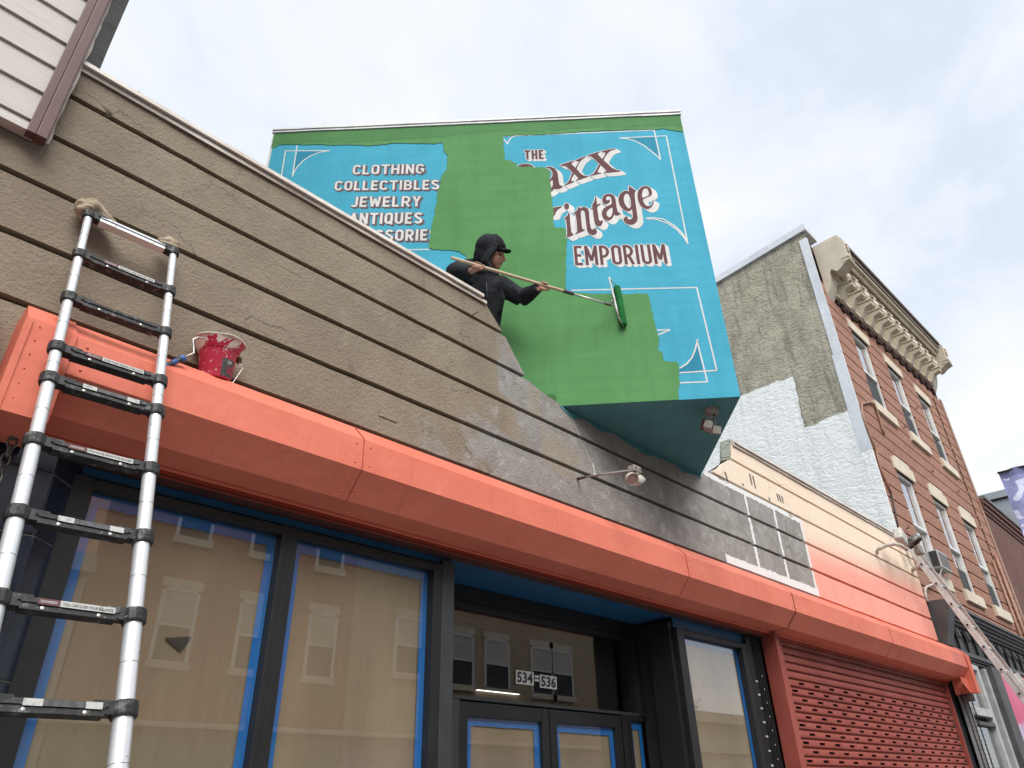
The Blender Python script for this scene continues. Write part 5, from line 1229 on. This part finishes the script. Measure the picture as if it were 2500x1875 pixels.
# flashing on the corner and coping of the side wall
fz = [5.0, 8.55*1.0, 8.05, 11.35]
for z0, z1, w, nm in ((5.0,6.6,.17,'M'),(6.604,8.55,.18,'M'),(8.554,11.30,.15,'M')):
    b = B(); b.add([(XS-.016,YB+w,z0),(XS-.018,YB-.010,z0),(XS-.018,YB-.010,z1),(XS-.016,YB+w,z1),(XS+.03,YB-.010,z0),(XS+.03,YB-.010,z1)], [(0,1,2,3),(1,4,5,2)]); b.obj('corner_flashing', M['alu'] if z0 > 6 else M['whitestucco'], bh)
B().add([(XS-.06,3.20,11.47),(XS-.06,9.5,10.95),(XS-.06,9.5,11.10),(XS-.06,3.20,11.62),(XS+.5,3.20,11.47),(XS+.5,9.5,10.95),(XS+.5,9.5,11.10),(XS+.5,3.20,11.62)], [(0,1,2,3),(3,2,6,7),(0,3,7,4),(0,4,5,1)]).obj('side_coping', M['alu'], bh)
B().box(bx0+.02,bx1-.02,3.6,9.4,10.8,10.95).obj('roof', M['roof'], bh); B().box(bx0+.02,bx1-.02,9.3,9.5,0,10.9).obj('rear_wall', M['brickred'], bh); B().box(bx1-.1,bx1,3.6,9.3,0,10.9).obj('party_wall', M['brickred'], bh)
b = B(); b.bbox(bx1-.16,bx1+.02,YB-.02,YB-.0015,3.9,10.3,.004); b.obj('end_pilaster', M['copper'], bh)
# lintels with a raised middle, sills
for f, (z0, z1) in enumerate(WZ):
    for k, (x0, x1) in enumerate(WX):
        h = .225; p = [(x0-.11,z1),(x1+.11,z1),(x1+.11,z1+h)]+([(x1-.05,z1+h),(x1-.08,z1+h+.07),(x0+.08,z1+h+.07),(x0+.05,z1+h)] if f == 0 else [])+[(x0-.11,z1+h)]
        B().prism(p, YB-.025, YB+.03).obj('lintel', M['stone'], bh)
        b = B(); b.bbox(x0-.13,x1+.13,YB-.055,YB+.03,z0-.205,z0,.008); b.obj('window_sill', M['stone'], bh)
# sash windows
nth = ['left', 'middle', 'right']
for f, (z0, z1) in enumerate(WZ):
    for k, (x0, x1) in enumerate(WX):
        t = thing('sash_window', '%s sash window on the %s floor of the brick house' % (nth[k], ('second','third')[f]), 'window', ((x0+x1)/2,YB+.12,z0), 'sash windows of the brick house')
        yw = YB+.062; zm = z0+(z1-z0)*.47; a, c = x0+.001, x1-.001
        for (p0,p1,q0,q1,dy) in ((a,a+.05,z0,z1,0),(c-.05,c,z0,z1,0)): b = B(); b.bbox(p0,p1,yw-.03,yw+.05,q0,q1,.004); b.obj('frame_stile', M['winframe'], t)
        for q0, q1, nm, dy in ((z1-.06,z1-.001,'frame_head',0),(z0+.001,z0+.07,'frame_bottom',0),(zm-.025,zm+.03,'meeting_rail',-.004)): b = B(); b.bbox(a+.051,c-.051,yw-.028+dy,yw+.048,q0,q1,.004); b.obj(nm, M['winframe'], t)
        B().box(a+.05,c-.05,yw+.012,yw+.018,zm+.02,z1-.055).obj('upper_pane', M['glass2'], t)
        B().box(a+.05,c-.05,yw+.022,yw+.028,z0+.06,zm-.02).obj('lower_pane', M['glass2'], t)
        if not (f == 0 and k == 0):
            lo_h = (.92, .55, .62)[k] if f == 0 else (.95,.80,.85)[k]
            B().box(a+.052,c-.052,yw+.002,yw+.006,z0+.07,z0+.07+(zm-z0-.1)*lo_h).obj('insect_screen', M['screen'], t)
        B().box(a,c,yw+.10,yw+.12,z0,z1).obj('room_dark', M['room'], t)
# air conditioner
x0, x1 = WX[0]; ac = thing('air_conditioner', 'grey window air conditioner below the lower left sash of the brick house', 'air conditioner', (x0+.43,3.1,4.80))
b = B(); b.bbox(x0+.18,x1-.14,3.08,3.34,4.805,5.10,.012); b.obj('casing', M['acgrey'], ac)
for k in range(13): b = B(); b.box(x0+.168,x0+.1795,3.095,3.21,4.83+k*.020,4.840+k*.020); b.obj('louvre', M['charcoal'], ac)
b = B(); b.box(x0+.21,x1-.17,3.076,3.0795,4.84,5.07); b.obj('front_grille', M['chain'], ac)
for dx in (.24,.66): B().tube([(x0+dx,3.10,4.80),(x0+dx,3.235,4.60)], .012, 6).obj('support_strut', M['winframe'], ac)
# cornice: frieze, brackets with balusters, crown, end blocks; runs slightly uphill
cn = thing('cornice', 'cream bracketed cornice with balusters along the top of the brick house', 'cornice', (15.8,3.0,10.1))
def ru(x): return .066*(x-12.3)
X0c, X1c = 12.30, 19.02
def run(y0, y1, z0, z1, mat, nm, xa=X0c+.30, xb=X1c-.30):
    B().add([(xa,y0,z0+ru(xa)),(xb,y0,z0+ru(xb)),(xb,y1,z0+ru(xb)),(xa,y1,z0+ru(xa)),(xa,y0,z1+ru(xa)),(xb,y0,z1+ru(xb)),(xb,y1,z1+ru(xb)),(xa,y1,z1+ru(xa))],
        [(0,3,2,1),(4,5,6,7),(0,1,5,4),(1,2,6,5),(2,3,7,6),(3,0,4,7)]).obj(nm, mat, cn)
run(3.19,3.249,10.02,10.86,M['cornice'],'frieze_board'); run(3.15,3.189,10.03,10.075,M['cornice'],'lower_moulding'); run(3.165,3.189,10.10,10.13,M['cornice'],'lower_moulding')
run(3.145,3.189,10.64,10.69,M['cornice'],'upper_moulding'); run(2.90,3.189,10.862,10.90,M['cornice'],'soffit'); run(2.86,2.90,10.80,10.90,M['cornice'],'dentil_board')
run(2.79,3.2,10.901,10.97,M['cornice'],'crown_lower'); run(2.76,3.2,10.971,11.07,M['cornice_d'],'crown_middle'); run(2.71,3.2,11.071,11.13,M['cornice_d'],'crown_top')
NBK = 12; xs = [12.86+i*(18.48-12.86)/(NBK-1) for i in range(NBK)]
def bracket_(x):
    z = ru(x); w = .085
    S_ = [(3.188,10.00),(3.13,10.03),(3.075,10.12),(3.02,10.21),(2.94,10.235),(2.875,10.25),(2.865,10.32),(3.188,10.33)]
    sb_ = B().prism([(y,zz+z) for y, zz in S_], x-w, x+w, 'yz').obj('scroll_bracket', M['cornice'], cn)
    b = B(); b.bbox(x-w-.02,x+w+.02,2.85,3.188,10.331+z,10.36+z,.006); b.obj('bracket_cap', M['cornice'], sb_)
    b = B(); b.lathe((x,2.945,10.36+z), (0,0,1), [(0,.060),(.03,.060),(.045,.035),(.07,.055),(.13,.080),(.18,.070),(.235,.038),(.26,.036),(.275,.052),(.30,.055),(.30,0)], 14); b.obj('baluster', M['cornice'], cn, True)
    b = B(); b.bbox(x-w-.01,x+w+.01,2.90,3.188,10.662+z,10.70+z,.005); b.obj('impost_block', M['cornice'], cn)
    b = B(); b.bbox(x-w,x+w,2.93,3.188,10.701+z,10.861+z,.004); b.obj('impost_block', M['cornice'], cn)
for x in xs: bracket_(x)
for a, c in zip(xs, xs[1:]):
    m_ = (a+c)/2; z = ru(m_)
    for k in range(3): b = B(); b.bbox(m_-.09+.07*k,m_-.045+.07*k,3.172,3.1895,10.17+z,10.40+z,.004); b.obj('frieze_panel', M['cornice'], cn)
    n = 10; vs, fs = [], []
    for i in range(n+1):                                   # little arch between the imposts
        an = math.pi*i/n; xx = m_-math.cos(an)*(c-a-.21)/2; zz = 10.70+math.sin(an)*.12
        vs += [(xx,2.93,zz+z),(xx,3.18,zz+z),(xx,2.93,10.861+z),(xx,3.18,10.861+z)]
    for i in range(n): q = i*4; fs += [(q,q+1,q+5,q+4),(q,q+4,q+6,q+2)]
    B().add(vs, fs).obj('arch_soffit', M['cornice'], cn)
for k in range(60):
    x = 12.66+k*(18.65-12.66)/59; b = B(); b.box(x-.02,x+.02,2.846,2.8595,10.83+ru(x),10.88+ru(x)); b.obj('dentil', M['cornice'], cn)
EP = [(3.2,11.16),(2.72,11.17),(2.64,11.01),(2.65,10.61),(2.67,10.49),(2.75,10.46),(2.83,10.40),(2.90,10.37),(2.99,10.47),(3.03,10.42),(3.05,10.30),(3.08,10.18),(3.12,10.08),(3.2,9.93)]
for xa, xb in ((12.30,12.60),(18.74,19.03)):
    z = ru(xa)*1.0
    e_o = B().prism([(y*KB if y < 3.19 else 3.2499,kz(zz)-.12+z) for y, zz in EP], xa, xb, 'yz').obj('end_block', M['cornice'], cn)
    for zz in (10.62,10.54): b = B(); b.bbox(xa-.012,xb+.012,2.66,2.80,zz+z-.02,zz+z+.012,.004); b.obj('end_moulding', M['cornice'], cn)
    for k in range(3): b = B(); b.ell((xa+.15,2.665,10.82+z+.075*k), (.05,.02,.04), 10); b.obj('rosette', M['cornice'], cn, True)
for k in range(26):
    x = 12.75+k*.238; b = B(); b.bbox(x-.05-.02*(k % 2),x+.05+.02*(k % 2),YB-.035-.02*(k % 2),YB-.001,9.93-.06*(k % 2)+ru(x)*.85,10.03+ru(x)*.85,.004); b.obj('dentil_brick', M['brickdark'], bh)
# conduit loop, pipes, wall ties
cd = thing('conduit', 'brown conduit looping down the left pier of the brick house', 'pipe', onY(*c6(1185,800), 3.2))
B().tube([onY(*c6(x,y), 3.222) for x, y in ((1135,350),(1118,300),(1095,220),(1062,130),(1045,108),(1020,100),(965,112),(958,130),(972,215),(1010,330),(1065,450),(1082,520),(1105,610),(1150,715),(1185,800))], .020, 8).obj('conduit_tube', M['copper'], cd, True)
b = B(); b.tube([onY(*c6(x,y), 3.222) for x, y in ((1185,800),(1200,870),(1225,980),(1245,1090))], .012, 6); b.obj('cable', M['black'], cd, True)
pp = thing('downpipe', 'pair of slim brown pipes at the right edge of the brick house', 'pipe', (18.5,3.2,2.5))
for dx, z0, z1 in ((18.22,2.6,5.9),(18.68,2.4,6.1),(18.76,2.4,6.0)): B().tube([(dx,3.215,z0),(dx,3.215,z1)], .026, 8).obj('pipe_run', M['copper'], pp, True)
wt = thing('wall_wire', 'dark wires running up the right side of the brick front', 'wire', (18.4,3.22,4.6))
for k in range(16): B().tube([(18.46+.02*math.sin(k),3.236,5.6+.28*k),(18.48+.02*math.cos(k*2),3.236,5.85+.28*k)], .012, 5).obj('wire_run', M['rust'], wt)
for k, (x, y) in enumerate(((1380,150),(1500,640),(1700,795),(1310,1075),(1285,300))):
    p = onY(*c6(x,y), 3.23); t = tag(B().tube([(p.x-.02,3.24,p.z),(p.x+.015,3.20,p.z+.005),(p.x+.02,3.20,p.z+.05)], .010, 6).obj('wall_anchor', M['rust']), ('rusty wall anchor between the two upper right windows','rusty wall anchor left of the middle windows below the upper sills','rusty wall anchor between middle and right windows','rusty wall anchor beside the lower left window','rusty wall anchor left of the upper left sill')[k], 'anchor', 'rusty wall anchors on the brick house')
# dark shop front of the brick house
sf = thing('shopfront', 'charcoal painted shop front with arched frieze under the brick house', 'shopfront', (15.7,3.1,0))
KX = 12.35
B().prism([(3.249,4.12),(2.90,4.10),(2.955,3.95),(3.12,3.48),(3.249,3.44)], KX, KX+.30, 'yz').obj('end_console', M['shopgrey'], sf)
for y0, z0, z1 in ((2.92,4.02,4.06),(2.96,3.97,4.015),(3.00,3.93,3.965),(3.04,3.88,3.925),(3.08,3.84,3.875)): B().box(KX+.301,19.3,y0,3.249,z0,z1).obj('ledge_moulding', M['shopgrey'], sf)
B().box(KX+.301,19.3,3.17,3.249,3.46,3.839).obj('frieze_back', M['black'], sf); B().box(KX+.301,19.3,3.10,3.249,3.40,3.459).obj('frieze_rail', M['shopgrey'], sf)
k = 0; x = 12.70
while x < 18.9:
    c = x+.24; pts = [(c-.21,3.145,3.47)]+[(c-.21*math.cos(math.pi*i/10),3.145,3.60+.215*math.sin(math.pi*i/10)) for i in range(11)]+[(c+.21,3.145,3.47)]
    B().tube(pts, .020, 6).obj('arch_rib', M['shopgrey'], sf)
    b = B(); b.prism([(c+.13,3.835),(c+.35,3.835),(c+.24,3.70)], 3.125, 3.155); b.obj('spandrel', M['shopgrey'], sf)
    b = B(); b.ell((c+.24,3.12,3.70), (.03,.03,.05), 8); b.obj('drop_finial', M['shopgrey'], sf, True); x += .48
for z in (3.36,3.40): B().box(KX,19.3,3.13 if z > 3.38 else 3.16,3.2495,z-.03,z-.002).obj('frieze_rail', M['shopgrey'], sf)
for x0, x1 in ((14.20,14.66),(17.2,17.6)): b = B(); b.bbox(x0,x1,3.06,3.2495,0,3.33,.006); b.obj('pilaster', M['shopgrey'], sf)
sw_ = thing('shop_window', 'dark shop window right of the red shutter with grey bars', 'window', (13.4,3.2,.8))
for (a, c, d, e) in ((12.55,12.62,.6,3.30),(13.60,13.74,.6,3.30),(14.06,14.19,.6,3.3)): b = B(); b.bbox(a,c,3.14,3.2495,d,e,.005); b.obj('mullion', M['acgrey'], sw_)
for (d, e) in ((2.55,2.66),(2.42,2.47),(3.22,3.30)): b = B(); b.bbox(12.621,13.599,3.13,3.2495,d,e,.005); b.obj('transom_bar', M['acgrey'] if d > 2.5 else M['shopgrey'], sw_)
B().box(12.621,13.599,3.20,3.206,.6,2.42).obj('glass_pane', M['glass'], sw_); B().box(12.621,13.599,3.20,3.206,2.66,3.22).obj('glass_pane', M['glass'], sw_)
B().box(12.62,14.06,3.236,3.244,.6,3.25).obj('room_dark', M['room'], sw_)
db = thing('drip_painted_board', 'pink and lilac board painted with dripping paint', 'board', (15.9,3.1,.5))
B().box(14.665,17.19,3.085,3.12,.5,3.345).obj('board_panel', M['drip'], db)
for k in range(3): chain(('left thin black chain under the hood end box','middle thin black cord chain under the hood end box','right thin black chain under the hood end box')[k], (12.30+.085*k,3.13-.03*k,2.78), 1.4, .040, .0045, M['black'])
# extension ladder
ex = thing('extension_ladder', 'grey aluminium extension ladder leaning past the right end of the parapet', 'ladder', (12.2,1.6,0))
U = Vector((.011,-.106,-.305)); Un = U.normalized(); Q0 = onY(2216,1333,3.06); sdv = Vector((1,0,0)); sdv = (sdv-Un*sdv.dot(Un)).normalized(); fw = sdv.cross(Un); fw = fw if fw.y < 0 else -fw
wid = .40; Ltot = (Q0.z+.15)/(-Un.z)
for s_ in (0,1):
    o = Q0+sdv*(wid*s_)-Un*.12; e = Q0+sdv*(wid*s_)+Un*(Ltot-.15); b = B()
    bar(b, o, e, .006, .075, sdv.cross(Un)); 
    for q in (-1,1): bar(b, o+fw*q*.036+sdv*(.012*(1-2*s_)), e+fw*q*.036+sdv*(.012*(1-2*s_)), .028, .005, sdv.cross(Un))
    b.obj('side_rail', M['lad2'], ex)
    o2 = o+Un*2.1+fw*.055; e2_ = e+fw*.055; b = B(); bar(b, o2, e2_, .006, .07, sdv.cross(Un)); b.obj('lower_side_rail', M['lad2'], ex)
for i in range(int(Ltot/.3215)):
    c = Q0+Un*(.3215*i); B().tube([c-sdv*.012, c+sdv*(wid+.012)], .019, 12).obj('rung', M['lad2'], ex, True)
    b = B(); b.lathe(c-sdv*.0125, -sdv, [(-.001,.024),(.002,.024),(.002,.017)], 12); b.obj('rung_flange', M['lad2'], ex); b = B(); b.lathe(c-sdv*.0126, -sdv, [(0,.0165),(.0005,0)], 12); b.obj('rung_bore', M['ink'], ex)
pi_ = thing('service_pipe', 'short white pipe stub beside the extension ladder', 'pipe', onY(*cG(880,690), 3.15))
B().tube([onY(*cG(870,690), 3.19), onY(*cG(960,630), 3.02)], .030, 10).obj('pipe_stub', M['lampwhite'], pi_, True)
cbl = thing('service_cable', 'cream service cable looping from the parapet corner to the ladder', 'cable', onY(*cG(1050,1060), 3.19))
B().tube([onY(*cG(x,y), 3.19) for x, y in ((1060,1075),(1035,1050),(1022,980),(1018,910),(1040,890),(1090,870),(1130,850))], .018, 8).obj('cable_run', M['lampwhite'], cbl, True)
# ------------------------------------------------------------------ far right
fb_ = thing('dark_brick_building', 'lower dark red brick building beyond the brick house', 'building', (24,5,0))
B().box(19.40,29.9,3.25,12,0,7.28).obj('wall', M['brickfar'], fb_)
for k, (d, z0, z1) in enumerate(((.03,7.281,7.36),(.06,7.37,7.48),(.10,7.49,7.60),(.14,7.61,7.68))): B().box(19.40,29.9,3.25-d,3.5,z0,z1).obj('corbel_course', M['brickfar'] if k < 3 else M['roof'], fb_)
gb = thing('grey_building', 'pale blue grey clad building behind the dark brick one', 'building', (34,7,0))
B().box(30,38,3.6,16,0,10.7).obj('wall', M['farblue'], gb); B().box(29.9,38.1,3.5,16,10.75,11.0).obj('parapet', M['farblue'], gb); B().box(29.93,30.0,3.55,16,10.7,10.75).obj('shadow_gap', M['room'], gb)
for z in (8.2,7.3,6.5): B().box(29.96,29.999,3.6,16,z,z+.05).obj('panel_joint', M['room'], gb)
bn = thing('street_banner', 'lilac street banner with white and purple shapes at the right edge', 'banner', (13,1.4,4.4))
vs, fs = [], []; n, m_ = 14, 18; A0 = onX(2435.5,1152,13.0); ya, ztop = A0.y, A0.z
for i in range(n+1):
    for j in range(m_+1):
        y = ya-.66*i/n; z = ztop-1.55*j/m_; vs.append((13.0+.022*math.sin(i*.9+j*.35)+.012*math.sin(j*.8), y-(.03*j/m_ if i == 0 else 0)*0-.012*(j/m_)*(1 if i < 2 else 0), z))
for i in range(n):
    for j in range(m_): q = i*(m_+1)+j; fs.append((q,q+1,q+m_+2,q+m_+1))
B().add(vs, fs).obj('banner_cloth', M['banner'], bn, True)
B().tube([(13,ya+.01,ztop-.02),(13,ya-.75,ztop-.02)], .016, 8).obj('banner_rod', M['charcoal'], bn, True)
pole_ = thing('lamp_post', 'dark street lamp post carrying the lilac banner, mostly outside the frame', 'lamp post', (13,ya-.80,0))
B().tube([(13,ya-.80,0),(13,ya-.80,.4),(13,ya-.80,6.2)], [.10,.075,.05], 12).obj('post_shaft', M['charcoal'], pole_, True)
b = B(); b.ell((13,ya-.80,6.28), (.10,.10,.12), 12); b.obj('lamp_head', M['charcoal'], pole_, True)

# ------------------------------------------------------------------ other side of the street (seen in the glass)
YO = -11.0
def opp(name, label, x0, x1, h, mat, wins, gmat, trim):
    t = thing(name, label, 'building', ((x0+x1)/2,YO-4,0)); B().box(x0,x1,YO-8,YO,3.35,h).obj('wall', mat, t)
    B().box(x0,x1,YO-8,YO+.05,0,3.25).obj('ground_floor', gmat, t); B().box(x0,x1,YO-.05,YO+.30,3.25,3.36).obj('string_course', trim, t); B().box(x0,x1,YO-.05,YO+.45,h,h+.4).obj('cornice', trim, t)
    for (xa, xb, za, zb) in wins:
        B().box(xa,xb,YO+.005,YO+.03,za,zb).obj('window_glazing', M['screen'], t)
        for a, c, d, e in ((xa-.08,xa,za,zb),(xb,xb+.08,za,zb),(xa,xb,zb-.001,zb+.08),(xa,xb,(za+zb)/2-.03,(za+zb)/2+.03)): B().box(a,c,YO+.0051,YO+.06,d,e).obj('window_frame', M['winframe'], t)
        B().box(xa,xb,YO+.031,YO+.04,(za+zb)/2+.031,zb-.002).obj('window_blind', M['oppwhite'], t); B().box(xa-.12,xb+.12,YO+.0052,YO+.12,za-.20,za-.02).obj('window_sill', M['stone'], t)
        B().box(xa-.12,xb+.12,YO+.0052,YO+.05,zb+.09,zb+.30).obj('window_lintel', M['stone'], t)
    return t
opp('opposite_red_house', 'red brick house across the street mirrored in the shop windows', 4.75, 11.70, 10.6, M['brickopp'], [(x,x+.75,a,a+1.55) for x in (6.45,8.42,10.40) for a in (4.65,7.55)], M['oppgreen'], M['stone'])
opp('opposite_tan_house', 'tan brick house across the street mirrored in the transom', 11.72, 24.3, 8.4, M['bricktan'], [(x,x+1.05,5.0,6.5) for x in (13.3,16.0,17.7,20.0,21.1)], M['opplilac'], M['stone'])
opp('opposite_pale_house', 'low pale house across the street', -8, 4.70, 6.2, M['oppwhite'], [(x,x+.9,4.2,5.4) for x in (-6,-3,0,2.6)], M['oppwhite'], M['cornice'])
opp('opposite_brown_house', 'brick house across the street behind the camera', -24, -8.05, 9.0, M['brickopp'], [(x,x+.9,a,a+1.5) for x in (-22,-19,-16,-13,-10) for a in (4.4,7)], M['charcoal'], M['stone'])
opp('opposite_low_shop', 'low pale shop across the street beside the tree', 25.2, 40, 4.4, M['oppwhite'], [], M['oppwhite'], M['stone'])
ot = thing('street_tree', 'bare autumn tree across the street mirrored in the right shop window', 'tree', (29.5,-13,0))
b = B(); b.tube([(29.5,-13,0),(29.55,-13,2.2),(29.4,-13.1,4.5),(29.6,-13,6.5)], [.22,.18,.12,.04], 10)
tips = []
for k in range(60):
    a = random.uniform(0,6.28); z0 = random.uniform(2.5,6); L = random.uniform(.8,2.2)*(1.2-(z0-2.5)/5); q = Vector((29.5,-13,z0)); e = q+Vector((math.cos(a)*L,math.sin(a)*L,L*.7)); b.tube([q,(q+e)/2+Vector((0,0,.1)),e], [.05,.03,.01], 5); tips.append((q,e))
b.obj('trunk', M['bark'], ot, True)
b = B()
for q, e in tips:
    for k in range(40):
        c = q+(e-q)*random.uniform(.4,1.1)+Vector([random.gauss(0,.22) for _ in range(3)]); d1 = Vector([random.gauss(0,1) for _ in range(3)]).normalized()*.06; d2 = d1.orthogonal().normalized()*.035
        b.add([c-d1,c+d2,c+d1,c-d2], [(0,1,2,3)])
b.obj('crown', M['leaf'], ot)
